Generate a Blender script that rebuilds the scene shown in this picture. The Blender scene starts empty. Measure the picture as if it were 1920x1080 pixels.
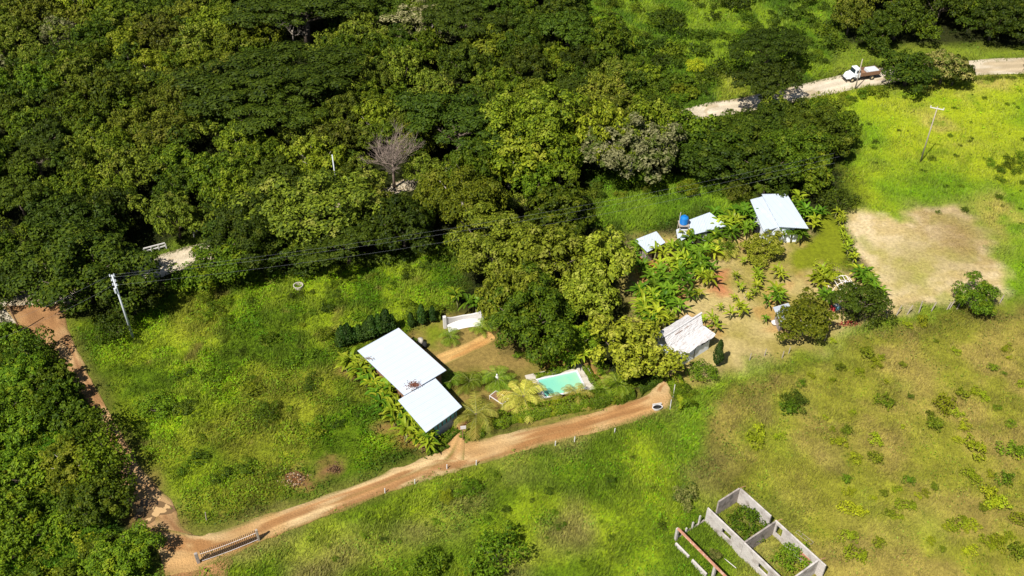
import bpy, math, random
import numpy as np
from mathutils import Vector, Matrix

random.seed(7)
RNG = np.random.default_rng(7)
R = math.radians
scene = bpy.context.scene
COL = scene.collection

# ------------------------------------------------------------------ camera
CAM_H, PITCH, FPX = 85.0, R(39.39), 1800.0
cam_d = bpy.data.cameras.new("camera")
cam = bpy.data.objects.new("camera", cam_d)
COL.objects.link(cam)
cam.location = (0, 0, CAM_H)
cam.rotation_euler = (math.pi / 2 - PITCH, 0, 0)
cam_d.sensor_width = 36.0
cam_d.lens = FPX / 1920 * 36.0
cam_d.clip_start = 1.0
cam_d.clip_end = 5000
scene.camera = cam

# ------------------------------------------------------------------ light
SUN_AZ, SUN_EL = R(37), R(53)          # shadows run forward and to the right
world = bpy.data.worlds.new("World")
scene.world = world
world.use_nodes = True
wn = world.node_tree
bg = wn.nodes["Background"]
sky = wn.nodes.new("ShaderNodeTexSky")
sky.sky_type = 'NISHITA'
sky.sun_disc = False
sky.sun_elevation = SUN_EL
sky.sun_rotation = math.pi + SUN_AZ
wn.links.new(sky.outputs[0], bg.inputs[0])
bg.inputs[1].default_value = 0.05
sd = bpy.data.lights.new("sun", 'SUN')
sd.energy = 5.0
sd.angle = R(0.5)
sd.color = (1.0, 0.95, 0.86)
sun = bpy.data.objects.new("sun", sd)
COL.objects.link(sun)
sdir = Vector((math.sin(SUN_AZ) * math.cos(SUN_EL), math.cos(SUN_AZ) * math.cos(SUN_EL), -math.sin(SUN_EL)))
sun.rotation_euler = sdir.to_track_quat('-Z', 'Y').to_euler()
scene.view_settings.view_transform = 'Standard'
scene.view_settings.look = 'None'
scene.view_settings.exposure = 0.58
scene.view_settings.gamma = 1.0
scene.view_settings.use_curve_mapping = False
scene.cycles.max_bounces = 5
scene.cycles.transparent_max_bounces = 4

# ------------------------------------------------------------------ maths helpers
def hash2(ix, iy, seed):
    n = (ix.astype(np.int64) * 374761393 + iy.astype(np.int64) * 668265263 + seed * 1442695041) & 0xFFFFFFFF
    n = ((n ^ (n >> 13)) * 1274126177) & 0xFFFFFFFF
    n = n ^ (n >> 16)
    return (n & 0xFFFFFF) / float(0xFFFFFF)

def vnoise(x, y, s, seed=0):
    x = np.asarray(x, float) / s; y = np.asarray(y, float) / s
    ix = np.floor(x); iy = np.floor(y)
    fx = x - ix; fy = y - iy
    fx = fx * fx * (3 - 2 * fx); fy = fy * fy * (3 - 2 * fy)
    a = hash2(ix, iy, seed); b = hash2(ix + 1, iy, seed)
    c = hash2(ix, iy + 1, seed); d = hash2(ix + 1, iy + 1, seed)
    return (a * (1 - fx) + b * fx) * (1 - fy) + (c * (1 - fx) + d * fx) * fy

def fbm(x, y, s, seed=0, o=3):
    t = 0; a = 1.0; w = 0
    for i in range(o):
        t = t + a * vnoise(x, y, s / (2 ** i), seed + i * 17); w += a; a *= .55
    return t / w

def H(x, y):
    """smooth terrain height"""
    x = np.asarray(x, float); y = np.asarray(y, float)
    return .7 * (vnoise(x, y, 38, 3) - .5) + .25 * (vnoise(x, y, 17, 5) - .5)

def Pz(px, py, z=0.0):
    u = (px - 960) / FPX; v = (py - 540) / FPX
    dx, dy, dz = u, math.cos(PITCH) - v * math.sin(PITCH), -math.sin(PITCH) - v * math.cos(PITCH)
    t = (CAM_H - z) / -dz
    return (dx * t, dy * t)

def P(px, py):
    z = 0.0
    for _ in range(4):
        x, y = Pz(px, py, z); z = float(H(x, y))
    return Vector((x, y, z))

def ptop(px, py, z):
    x, y = Pz(px, py, z)
    return Vector((x, y, z))

def proj(x, y, z):
    z0 = z - CAM_H
    fwd = y * math.cos(PITCH) - z0 * math.sin(PITCH)
    up = y * math.sin(PITCH) + z0 * math.cos(PITCH)
    return 960 + FPX * x / fwd, 540 - FPX * up / fwd

def lin(c):
    c = c / 255.0
    return c / 12.92 if c <= .04045 else ((c + .055) / 1.055) ** 2.4

GAIN = 1.42
def A(r, g, b, k=1.0):
    """surface colour of something that shows as r,g,b in full sun"""
    return (lin(r) / GAIN * k, lin(g) / GAIN * k, lin(b) / GAIN * k)

# ------------------------------------------------------------------ materials
def new_mat(name):
    m = bpy.data.materials.new(name); m.use_nodes = True
    return m, m.node_tree, m.node_tree.nodes["Principled BSDF"]

def mat(name, col, rough=.7, var=.25, scale=3.0, metal=0.0, bump=0.0, bscale=20.0, dirt=None, dscale=1.2, dmin=.5, dmax=.7, spec=.3):
    m, nt, b = new_mat(name)
    b.inputs['Roughness'].default_value = rough
    b.inputs['Metallic'].default_value = metal
    b.inputs['Specular IOR Level'].default_value = spec
    tc = nt.nodes.new('ShaderNodeTexCoord')
    nz = nt.nodes.new('ShaderNodeTexNoise'); nz.inputs['Scale'].default_value = scale; nz.inputs['Detail'].default_value = 5
    nt.links.new(tc.outputs['Object'], nz.inputs['Vector'])
    mx = nt.nodes.new('ShaderNodeMix'); mx.data_type = 'RGBA'
    mx.inputs[6].default_value = (*[c * (1 - var) for c in col], 1)
    mx.inputs[7].default_value = (*[min(1, c * (1 + var)) for c in col], 1)
    nt.links.new(nz.outputs['Fac'], mx.inputs[0])
    out = mx.outputs[2]
    if dirt:
        n2 = nt.nodes.new('ShaderNodeTexNoise'); n2.inputs['Scale'].default_value = dscale; n2.inputs['Detail'].default_value = 6
        nt.links.new(tc.outputs['Object'], n2.inputs['Vector'])
        rp = nt.nodes.new('ShaderNodeMapRange'); rp.inputs[1].default_value = dmin; rp.inputs[2].default_value = dmax
        nt.links.new(n2.outputs['Fac'], rp.inputs[0])
        m2 = nt.nodes.new('ShaderNodeMix'); m2.data_type = 'RGBA'
        nt.links.new(rp.outputs[0], m2.inputs[0]); nt.links.new(out, m2.inputs[6])
        m2.inputs[7].default_value = (*dirt, 1); out = m2.outputs[2]
    nt.links.new(out, b.inputs['Base Color'])
    if bump:
        n3 = nt.nodes.new('ShaderNodeTexNoise'); n3.inputs['Scale'].default_value = bscale; n3.inputs['Detail'].default_value = 4
        nt.links.new(tc.outputs['Object'], n3.inputs['Vector'])
        bp = nt.nodes.new('ShaderNodeBump'); bp.inputs['Strength'].default_value = bump; bp.inputs['Distance'].default_value = .1
        nt.links.new(n3.outputs['Fac'], bp.inputs['Height']); nt.links.new(bp.outputs[0], b.inputs['Normal'])
    return m

def leaf_mat(name, c1, c2, c3=None, f3=0.0, trans=.25, rand=.35, rough=.55):
    """foliage: two tones by leaf, a rarer third, shifted per plant"""
    m, nt, b = new_mat(name)
    L = nt.links
    geo = nt.nodes.new('ShaderNodeNewGeometry')
    mx = nt.nodes.new('ShaderNodeMix'); mx.data_type = 'RGBA'
    mx.inputs[6].default_value = (*c1, 1); mx.inputs[7].default_value = (*c2, 1)
    L.new(geo.outputs['Random Per Island'], mx.inputs[0])
    out = mx.outputs[2]
    tc = nt.nodes.new('ShaderNodeTexCoord')
    if c3:
        nz = nt.nodes.new('ShaderNodeTexNoise'); nz.inputs['Scale'].default_value = .55; nz.inputs['Detail'].default_value = 3
        L.new(tc.outputs['Object'], nz.inputs['Vector'])
        mr = nt.nodes.new('ShaderNodeMapRange'); mr.inputs[1].default_value = .62 - f3 * .3; mr.inputs[2].default_value = .72 - f3 * .3
        L.new(nz.outputs['Fac'], mr.inputs[0])
        m3 = nt.nodes.new('ShaderNodeMix'); m3.data_type = 'RGBA'
        L.new(mr.outputs[0], m3.inputs[0]); L.new(out, m3.inputs[6]); m3.inputs[7].default_value = (*c3, 1)
        out = m3.outputs[2]
    oi = nt.nodes.new('ShaderNodeObjectInfo')
    hs = nt.nodes.new('ShaderNodeHueSaturation')
    mr = nt.nodes.new('ShaderNodeMapRange'); mr.inputs[3].default_value = 1 - rand; mr.inputs[4].default_value = 1 + rand
    L.new(oi.outputs['Random'], mr.inputs[0]); L.new(mr.outputs[0], hs.inputs['Value'])
    ml = nt.nodes.new('ShaderNodeMath'); ml.operation = 'MULTIPLY'; ml.inputs[1].default_value = 7.31
    fr = nt.nodes.new('ShaderNodeMath'); fr.operation = 'FRACT'
    mh = nt.nodes.new('ShaderNodeMapRange'); mh.inputs[3].default_value = .484; mh.inputs[4].default_value = .510
    L.new(oi.outputs['Random'], ml.inputs[0]); L.new(ml.outputs[0], fr.inputs[0]); L.new(fr.outputs[0], mh.inputs[0]); L.new(mh.outputs[0], hs.inputs['Hue'])
    L.new(out, hs.inputs['Color'])
    L.new(hs.outputs[0], b.inputs['Base Color'])
    b.inputs['Roughness'].default_value = rough
    b.inputs['Specular IOR Level'].default_value = .12
    if trans:
        tr = nt.nodes.new('ShaderNodeBsdfTranslucent'); L.new(hs.outputs[0], tr.inputs['Color'])
        ms = nt.nodes.new('ShaderNodeMixShader'); ms.inputs[0].default_value = trans
        o = nt.nodes['Material Output']
        L.new(b.outputs[0], ms.inputs[1]); L.new(tr.outputs[0], ms.inputs[2]); L.new(ms.outputs[0], o.inputs['Surface'])
    return m

def attr_mat(name, rough=.85, nscale=2.5, var=.35, bump=.5, bscale=3.0, trans=0.0):
    m, nt, b = new_mat(name); L = nt.links
    at = nt.nodes.new('ShaderNodeAttribute'); at.attribute_name = 'Col'
    out = at.outputs['Color']
    if var:
        tc = nt.nodes.new('ShaderNodeTexCoord')
        nz = nt.nodes.new('ShaderNodeTexNoise'); nz.inputs['Scale'].default_value = nscale; nz.inputs['Detail'].default_value = 7; nz.inputs['Roughness'].default_value = .65
        L.new(tc.outputs['Object'], nz.inputs['Vector'])
        mr = nt.nodes.new('ShaderNodeMapRange'); mr.inputs[1].default_value = .3; mr.inputs[2].default_value = .7
        mr.inputs[3].default_value = 1 - var; mr.inputs[4].default_value = 1 + var
        L.new(nz.outputs['Fac'], mr.inputs[0])
        hs = nt.nodes.new('ShaderNodeHueSaturation'); L.new(out, hs.inputs['Color']); L.new(mr.outputs[0], hs.inputs['Value'])
        out = hs.outputs[0]
        bp = nt.nodes.new('ShaderNodeBump'); bp.inputs['Strength'].default_value = bump; bp.inputs['Distance'].default_value = .25
        nz2 = nt.nodes.new('ShaderNodeTexNoise'); nz2.inputs['Scale'].default_value = bscale; nz2.inputs['Detail'].default_value = 8; nz2.inputs['Roughness'].default_value = .7
        L.new(tc.outputs['Object'], nz2.inputs['Vector'])
        L.new(nz2.outputs['Fac'], bp.inputs['Height']); L.new(bp.outputs[0], b.inputs['Normal'])
    L.new(out, b.inputs['Base Color'])
    b.inputs['Roughness'].default_value = rough
    b.inputs['Specular IOR Level'].default_value = .15
    if trans:
        tr = nt.nodes.new('ShaderNodeBsdfTranslucent'); L.new(out, tr.inputs['Color'])
        ms = nt.nodes.new('ShaderNodeMixShader'); ms.inputs[0].default_value = trans
        o = nt.nodes['Material Output']
        L.new(b.outputs[0], ms.inputs[1]); L.new(tr.outputs[0], ms.inputs[2]); L.new(ms.outputs[0], o.inputs['Surface'])
    return m

# ------------------------------------------------------------------ mesh helpers
def np_mesh(name, V, F, k=4, col=None, smooth=False):
    """mesh from (n,3) vertices and (m,k) faces"""
    V = np.asarray(V, np.float32); F = np.asarray(F, np.int32)
    me = bpy.data.meshes.new(name)
    me.vertices.add(len(V)); me.vertices.foreach_set('co', V.ravel())
    me.loops.add(F.size); me.loops.foreach_set('vertex_index', F.ravel())
    me.polygons.add(len(F))
    me.polygons.foreach_set('loop_start', np.arange(0, F.size, k, dtype=np.int32))
    me.polygons.foreach_set('loop_total', np.full(len(F), k, np.int32))
    me.polygons.foreach_set('use_smooth', np.full(len(F), smooth, bool))
    if col is not None:
        at = me.color_attributes.new('Col', 'FLOAT_COLOR', 'POINT')
        c = np.ones((len(V), 4), np.float32); c[:, :3] = col
        at.data.foreach_set('color', c.ravel())
    me.update(calc_edges=True)
    return me

class MB:
    """collects simple solids into one mesh"""
    def __init__(s): s.v = []; s.f = []
    def add(s, vs, fs):
        o = len(s.v); s.v += [tuple(v) for v in vs]; s.f += [tuple(i + o for i in f) for f in fs]; return s
    def box(s, c, size, rz=0, M=None, taper=1.0):
        hx, hy, hz = size[0] / 2, size[1] / 2, size[2] / 2
        vs = []
        for sz in (-1, 1):
            t = taper if sz > 0 else 1
            for sx, sy in ((-1, -1), (1, -1), (1, 1), (-1, 1)):
                vs.append(Vector((sx * hx * t, sy * hy * t, sz * hz)))
        rot = Matrix.Rotation(rz, 3, 'Z')
        vs = [rot @ v + Vector(c) for v in vs]
        if M: vs = [M @ v for v in vs]
        return s.add(vs, [(0, 3, 2, 1), (4, 5, 6, 7), (0, 1, 5, 4), (1, 2, 6, 5), (2, 3, 7, 6), (3, 0, 4, 7)])
    def prism(s, pts, z0, z1):
        """polygon pts (counter-clockwise xy) between z0 and z1; z may be per-point lists"""
        n = len(pts)
        a = [(p[0], p[1], z0[i] if hasattr(z0, '__len__') else z0) for i, p in enumerate(pts)]
        b = [(p[0], p[1], z1[i] if hasattr(z1, '__len__') else z1) for i, p in enumerate(pts)]
        return s.add(a + b, [tuple(range(n - 1, -1, -1)), tuple(range(n, 2 * n))] + [(i, (i + 1) % n, n + (i + 1) % n, n + i) for i in range(n)])
    def tube(s, pts, rad, n=6, cap=True):
        pts = [Vector(p) for p in pts]
        if not hasattr(rad, '__len__'): rad = [rad] * len(pts)
        vs = []; fs = []
        for i, p in enumerate(pts):
            d = (pts[min(i + 1, len(pts) - 1)] - pts[max(i - 1, 0)]).normalized()
            u = d.cross(Vector((0, 0, 1)) if abs(d.z) < .9 else Vector((1, 0, 0))).normalized(); w = d.cross(u)
            for k in range(n):
                a = 2 * math.pi * k / n
                vs.append(p + (u * math.cos(a) + w * math.sin(a)) * rad[i])
        for i in range(len(pts) - 1):
            for k in range(n):
                fs.append((i * n + k, i * n + (k + 1) % n, (i + 1) * n + (k + 1) % n, (i + 1) * n + k))
        if cap: fs += [tuple(range(n - 1, -1, -1)), tuple(range((len(pts) - 1) * n, len(pts) * n))]
        return s.add(vs, fs)
    def lathe(s, prof, c=(0, 0, 0), n=20):
        vs = []; fs = []
        for r, z in prof:
            for k in range(n):
                a = 2 * math.pi * k / n
                vs.append((c[0] + r * math.cos(a), c[1] + r * math.sin(a), c[2] + z))
        for i in range(len(prof) - 1):
            for k in range(n):
                fs.append((i * n + k, i * n + (k + 1) % n, (i + 1) * n + (k + 1) % n, (i + 1) * n + k))
        return s.add(vs, fs)
    def mesh(s, name, smooth=False):
        me = bpy.data.meshes.new(name); me.from_pydata(s.v, [], s.f)
        if smooth: me.polygons.foreach_set('use_smooth', [True] * len(me.polygons))
        me.update(); return me
    def build(s, name, m, parent=None, loc=(0, 0, 0), rz=0, smooth=False, bevel=0):
        o = obj(name, s.mesh(name, smooth), m, parent, loc, rz)
        if bevel:
            b = o.modifiers.new('bevel', 'BEVEL'); b.width = bevel; b.segments = 2; b.limit_method = 'ANGLE'
        return o

def obj(name, me, m=None, parent=None, loc=(0, 0, 0), rz=0, scale=None):
    o = bpy.data.objects.new(name, me); COL.objects.link(o)
    if m is not None and me is not None and len(me.materials) == 0: me.materials.append(m)
    o.location = loc; o.rotation_euler = (0, 0, rz)
    if scale is not None: o.scale = scale if hasattr(scale, '__len__') else (scale,) * 3
    if parent: o.parent = parent
    return o

def tag(o, label=None, cat=None, group=None, kind=None):
    if label: o['label'] = label
    if cat: o['category'] = cat
    if group: o['group'] = group
    if kind: o['kind'] = kind
    return o

def thing(name, label, cat, loc=(0, 0, 0), rz=0, group=None, scale=None):
    return tag(obj(name, None, None, None, loc, rz, scale), label, cat, group)

def unit(v): return v / np.maximum(1e-9, np.linalg.norm(v, axis=-1, keepdims=True))

def leaf_quads(C, N, ln, wd, rng=RNG, fold=0.0):
    """rhombic leaves centred on C facing N"""
    n = len(C)
    t = rng.normal(size=(n, 3)); u = unit(np.cross(N, t)); w = np.cross(N, u)
    ln = np.broadcast_to(ln, (n,))[:, None]; wd = np.broadcast_to(wd, (n,))[:, None]
    V = np.stack([C - u * ln / 2, C + w * wd / 2 + N * ln * fold, C + u * ln / 2, C - w * wd / 2 + N * ln * fold], 1).reshape(-1, 3)
    return V, np.arange(4 * n).reshape(-1, 4)

# ------------------------------------------------------------------ terrain fields
def poly_w(X, Y, pts, soft):
    """1 inside the outline, 0 outside, blended over soft metres; outline given on the ground"""
    q = np.array([Pz(*p) for p in pts]); n = len(q)
    ins = np.zeros(X.shape, bool); d = np.full(X.shape, 1e9)
    for i in range(n):
        x1, y1 = q[i]; x2, y2 = q[(i + 1) % n]
        c = ((y1 > Y) != (y2 > Y)) & (X < (x2 - x1) * (Y - y1) / ((y2 - y1) if y2 != y1 else 1e-9) + x1)
        ins ^= c
        ex, ey = x2 - x1, y2 - y1
        t = np.clip(((X - x1) * ex + (Y - y1) * ey) / (ex * ex + ey * ey), 0, 1)
        d = np.minimum(d, np.hypot(X - x1 - t * ex, Y - y1 - t * ey))
    s = np.where(ins, d, -d)
    return np.clip(s / soft * .5 + .5, 0, 1)

STEP = .5
fx = np.arange(-150, 150.01, STEP); fy = np.arange(36, 262.01, STEP)
GX, GY = np.meshgrid(fx, fy)            # rows are y
wob = 2.4 * (fbm(GX, GY, 5, 31) - .5), 2.4 * (fbm(GX, GY, 5, 41) - .5)
WX, WY = GX + wob[0] * 2 + 1.8 * (fbm(GX, GY, 1.6, 33) - .5), GY + wob[1] * 2 + 1.8 * (fbm(GX, GY, 1.6, 43) - .5)
n1 = fbm(GX, GY, 14, 51); n2 = fbm(GX, GY, 5, 61); n3 = fbm(GX, GY, 1.8, 71); n4 = fbm(GX, GY, 30, 81)

def mixc(a, b, t): return a + (b - a) * t[..., None]
def C3(c): return np.zeros(GX.shape + (3,)) + np.array(c)
def ss(x, a, b):
    t = np.clip((x - a) / (b - a), 0, 1); return t * t * (3 - 2 * t)

# base: forest floor
Fc = mixc(C3(A(58, 62, 22)), C3(A(40, 48, 14)), n2)
Fh = np.full(GX.shape, .35); Fd = np.full(GX.shape, .35); Fl = np.full(GX.shape, .6); Fb = np.full(GX.shape, .3)

def zone(pts, soft, color, h, d, l, b, warp=True):
    global Fc, Fh, Fd, Fl, Fb
    w = poly_w(WX if warp else GX, WY if warp else GY, pts, soft)
    Fc = mixc(Fc, color, w)
    Fh = Fh + (h - Fh) * w; Fd = Fd + (d - Fd) * w; Fl = Fl + (l - Fl) * w; Fb = Fb + (b - Fb) * w
    return w

# clearing at the top
c = mixc(C3(A(88, 122, 14)), C3(A(130, 156, 20)), ss(n2, .35, .65)); c = mixc(c, C3(A(150, 160, 40)), ss(n1, .62, .75))
zone([(1020, -140), (1620, -140), (1575, 60), (1570, 130), (1480, 165), (1290, 215), (1170, 180), (1120, 110), (1080, 40)], 3, c, .45, 1, .12, .25)
zone([(1575, 90), (2200, 84), (2200, 106), (1820, 112), (1640, 128), (1560, 142), (1560, 110)], 2, mixc(C3(A(110, 134, 26)), C3(A(140, 150, 44)), n2), .3, .9, .1, .15)
zone([(230, 480), (300, 462), (380, 440), (385, 462), (300, 478), (240, 496)], 1.5, mixc(C3(A(110, 140, 26)), C3(A(130, 150, 40)), n2), .3, .9, .1, .1)
zone([(1480, 190), (1640, 160), (1810, 142), (1925, 139), (1925, 160), (1660, 178), (1520, 215)], 1.5, mixc(C3(A(104, 130, 20)), C3(A(130, 146, 36)), n2), .5, 1, .4, .3)
# grass strip behind the sheds
c = mixc(C3(A(100, 134, 14)), C3(A(130, 162, 18)), ss(n2, .35, .65))
zone([(1110, 330), (1400, 330), (1400, 400), (1330, 400), (1190, 430), (1110, 420)], 2, c, .5, 1, .35, .4)
# left meadow
c = mixc(C3(A(96, 124, 10)), C3(A(144, 166, 20)), ss(n2, .35, .65)); c = mixc(c, C3(A(160, 156, 44)), ss(n1, .58, .76) * .5); c = mixc(c, C3(A(132, 116, 56)), ss(fbm(GX, GY, 3.4, 95), .72, .82) * .7)
zone([(120, 600), (220, 600), (300, 560), (330, 530), (450, 525), (600, 500), (800, 455), (850, 470), (850, 590), (830, 600), (680, 640), (640, 650), (790, 850), (650, 905), (390, 990), (330, 960), (210, 780)], 2, c, .42, .8, .95, 1.0)
# meadow below the lane
c = mixc(C3(A(110, 138, 16)), C3(A(152, 172, 24)), ss(n2, .35, .7)); c = mixc(c, C3(A(160, 146, 84)), ss(n1, .50, .68) * .75); c = mixc(c, C3(A(96, 122, 16)), ss(fbm(GX, GY, 4, 98), .62, .8) * .5)
zone([(300, 1060), (400, 1010), (900, 850), (1240, 760), (1300, 740), (1330, 900), (1420, 960), (1600, 1300), (100, 1300)], 2, c, .42, 1, .35, .7)
# dry hillside, lower right
c = mixc(C3(A(162, 148, 70)), C3(A(148, 148, 46)), ss(n2, .35, .65)); c = mixc(c, C3(A(136, 156, 30)), ss(n1, .56, .74) * .55); c = mixc(c, C3(A(150, 132, 76)), ss(fbm(GX, GY, 6, 99), .60, .78) * .5)
c = c * (.82 + .36 * n3)[..., None]
zone([(1300, 740), (1480, 665), (1640, 610), (1790, 590), (2050, 575), (2200, 1300), (1560, 1300), (1400, 960), (1310, 860)], 5, c, .30, 1, .1, .6)
# green ribbon under the boundary fence
c = mixc(C3(A(120, 160, 16)), C3(A(150, 170, 30)), n2)
zone([(1255, 735), (1330, 700), (1450, 668), (1600, 612), (1790, 578), (1790, 587), (1610, 630), (1470, 680), (1345, 716), (1300, 880), (1250, 880)], 1.2, c, .5, .9, .2, .4)
# upper right meadow
c = mixc(C3(A(120, 156, 16)), C3(A(164, 178, 28)), ss(n1, .3, .62)); c = mixc(c, C3(A(182, 172, 78)), ss(n4, .5, .68) * ss(n2, .35, .65)); c = mixc(c, C3(A(112, 138, 16)), ss(n2, .66, .8) * .6)
zone([(1560, 170), (1660, 165), (1830, 140), (2200, 130), (2300, 560), (1880, 575), (1600, 420), (1590, 330), (1590, 240), (1540, 200)], 2.5, c, .3, .9, .06, .25)
# mown dry field
c = mixc(C3(A(226, 204, 160)), C3(A(196, 174, 122)), ss(n3, .35, .65)); c = mixc(c, C3(A(156, 160, 70)), ss(n2, .54, .68) * .7); c = mixc(c, C3(A(170, 140, 98)), ss(n1, .58, .7) * .6)
zone([(1590, 400), (1640, 410), (1680, 418), (1720, 388), (1800, 392), (1845, 430), (1865, 480), (1900, 510), (1895, 560), (1790, 574), (1670, 592), (1640, 560), (1610, 500), (1585, 440)], 1.0, c, .09, .28, 0, .1)
zone([(1730, 395), (1800, 400), (1840, 435), (1850, 485), (1800, 500), (1740, 470)], 5, mixc(C3(A(166, 140, 96)), C3(A(150, 130, 72)), n3), .18, .8, 0, .25)
zone([(1660, 470), (1720, 460), (1760, 500), (1740, 540), (1690, 530)], 4, mixc(C3(A(176, 158, 96)), C3(A(158, 158, 70)), n3), .12, .6, 0, .15)
# orchard yard
c = mixc(C3(A(196, 176, 118)), C3(A(164, 150, 78)), ss(n2, .3, .7)); c = mixc(c, C3(A(190, 140, 84)), ss(fbm(GX, GY, 6, 77), .60, .72) * .5)
zone([(1185, 440), (1300, 440), (1400, 410), (1500, 440), (1560, 500), (1640, 520), (1655, 590), (1560, 640), (1450, 668), (1330, 700), (1262, 745), (1235, 735), (1230, 700), (1200, 620), (1170, 520)], 1.5, c, .08, .3, 0, .06)
# orange soil heap
zone([(1338, 500), (1360, 500), (1372, 525), (1365, 545), (1345, 545)], .8, C3(A(196, 130, 88)), .05, .02, 0, .1)
zone([(1240, 500), (1265, 505), (1285, 560), (1270, 565)], 1.2, C3(A(186, 120, 66)), .05, .02, 0, .1)
zone([(1188, 470), (1225, 480), (1240, 520), (1205, 530)], 1.2, C3(A(172, 108, 58)), .05, .02, 0, .1)
# lawn beside the large shed
c = mixc(C3(A(116, 126, 16)), C3(A(134, 142, 30)), n2)
zone([(1540, 392), (1575, 400), (1590, 445), (1592, 500), (1545, 500), (1500, 506), (1462, 485), (1500, 450), (1530, 425)], .8, c, .06, .5, 0, .02)
# front garden
c = mixc(C3(A(150, 128, 70)), C3(A(124, 116, 50)), ss(n2, .35, .65)); c = mixc(c, C3(A(176, 124, 68)), ss(fbm(GX, GY, 5, 78), .6, .7) * .7); 
zone([(690, 700), (780, 615), (830, 600), (910, 590), (960, 640), (1090, 660), (1130, 700), (1200, 730), (1100, 775), (970, 795), (870, 815), (815, 850), (780, 850)], 1.2, c, .07, .4, 0, .05)
zone([(780, 620), (830, 612), (850, 635), (815, 662), (790, 650)], 1, C3(A(122, 134, 30)), .08, .6, 0, .05)
# dirt shoulders along the lane and the track
lane_sh = [(300, 1090), (262, 985), (243, 945), (228, 895), (212, 850), (188, 790), (148, 735), (123, 690), (98, 655), (45, 625), (0, 590), (0, 550), (122, 590), (142, 648), (165, 690), (195, 748), (220, 790), (252, 850), (335, 950), (345, 985), (400, 998), (500, 964), (640, 915), (800, 862), (820, 855), (850, 795), (875, 800), (880, 825), (1000, 795), (1100, 772), (1200, 745), (1230, 722), (1256, 722), (1252, 770), (1200, 788), (1000, 838), (850, 886), (700, 932), (500, 1010), (400, 1050), (330, 1090)]
zone(lane_sh, 1.4, mixc(C3(A(150, 144, 66)), C3(A(120, 130, 40)), n2), .12, .9, .2, .06, False)
for (cx, cy, w) in ((560, 896, 30), (628, 882, 20), (655, 690, 12), (725, 800, 14), (935, 600, 12)):
    zone([(cx - w, cy + 4), (cx - w * .3, cy - 14), (cx + w, cy - 10), (cx + w, cy + 8), (cx - w * .4, cy + 14)], .9, mixc(C3(A(170, 118, 78)), C3(A(120, 92, 62)), n3), .1, .08, 0, .3)
# low ground cover under the left thicket
c = mixc(C3(A(54, 90, 10)), C3(A(92, 126, 16)), ss(n2, .35, .65))
zone([(-300, 600), (0, 600), (60, 640), (110, 700), (160, 790), (205, 880), (225, 960), (280, 1080), (330, 1300), (-300, 1300)], 1.5, c, .5, .4, 1, .9)
# mud at the foot of the track
zone([(210, 860), (265, 900), (335, 955), (325, 990), (270, 980), (235, 930)], 1.5, mixc(C3(A(150, 112, 70)), C3(A(116, 84, 54)), n2), .05, .02, 0, .06)

Fc *= (0.86 + .28 * n3)[..., None]
def road_mask():
    W = np.zeros(GX.shape)
    for pts in ([(1195, 750), (1100, 778), (1000, 802), (880, 832), (760, 876), (640, 923), (500, 971), (400, 1006), (330, 1015), (350, 1063), (440, 1036), (520, 1003), (650, 953), (780, 903), (890, 869), (1010, 833), (1120, 807), (1246, 765), (1252, 728), (1228, 728)],
                [(1920, 108), (1720, 124), (1560, 144), (1400, 181), (1285, 205), (1300, 232), (1408, 208), (1575, 172), (1720, 148), (1920, 137)],
                [(370, 457), (250, 492), (270, 528), (370, 492)],
                [(-20, 560), (60, 625), (125, 690), (190, 790), (228, 900), (270, 1000), (330, 1090), (400, 1050), (345, 992), (325, 945), (275, 893), (190, 745), (122, 596), (120, 560)],
                [(856, 792), (874, 794), (872, 850), (800, 862)], [(815, 664), (832, 683), (914, 645), (900, 627)],
                [(1000, 712), (1082, 690), (1112, 730), (1022, 752)]):
        W = np.maximum(W, poly_w(WX * .25 + GX * .75, WY * .25 + GY * .75, pts, 1.1))
    return W
RM = road_mask()
POOL = poly_w(GX, GY, [(1006, 713), (1023, 745), (1101, 727), (1080, 697)], .6)
BUMP = Fb * (.9 * (fbm(GX, GY, 2.6, 11) - .4) + .35 * (vnoise(GX, GY, .9, 12) - .5)) - .5 * (POOL > .35)
BUMP = BUMP * np.where(POOL > .05, 1, 1 - ss(RM, .05, .5))

def samp(F, x, y):
    gx = np.clip((x - fx[0]) / STEP, 0, len(fx) - 1.001); gy = np.clip((y - fy[0]) / STEP, 0, len(fy) - 1.001)
    ix = gx.astype(int); iy = gy.astype(int); tx = gx - ix; ty = gy - iy
    if F.ndim == 3: tx = tx[:, None]; ty = ty[:, None]
    return (F[iy, ix] * (1 - tx) + F[iy, ix + 1] * tx) * (1 - ty) + (F[iy + 1, ix] * (1 - tx) + F[iy + 1, ix + 1] * tx) * ty

# ground sheet: fine where the picture looks, coarse out to the horizon
ox = np.array([-3000, -2000, -1200, -800, -500, -350, -260, -210, -180, -165, -156]); 
gxs = np.concatenate([ox, fx, -ox[::-1]])
gys = np.concatenate([[-2500, -1500, -800, -400, -200, -100, -40, 0, 20, 30], fy, [266, 275, 290, 320, 370, 450, 600, 900, 1500, 3500]])
MX, MY = np.meshgrid(gxs, gys)
flx, fly = MX.ravel(), MY.ravel()
gz = H(flx, fly)
inside = (flx >= fx[0]) & (flx <= fx[-1]) & (fly >= fy[0]) & (fly <= fy[-1])
gz = gz + np.where(inside, samp(BUMP, flx, fly), 0)
gcol = samp(Fc, flx, fly)
nx, ny = len(gxs), len(gys)
idx = np.arange(nx * ny).reshape(ny, nx)
GF = np.stack([idx[:-1, :-1], idx[:-1, 1:], idx[1:, 1:], idx[1:, :-1]], -1).reshape(-1, 4)
M_ground = attr_mat('ground_soil', nscale=2.2, var=.3, bump=.6, bscale=3.5)
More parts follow.
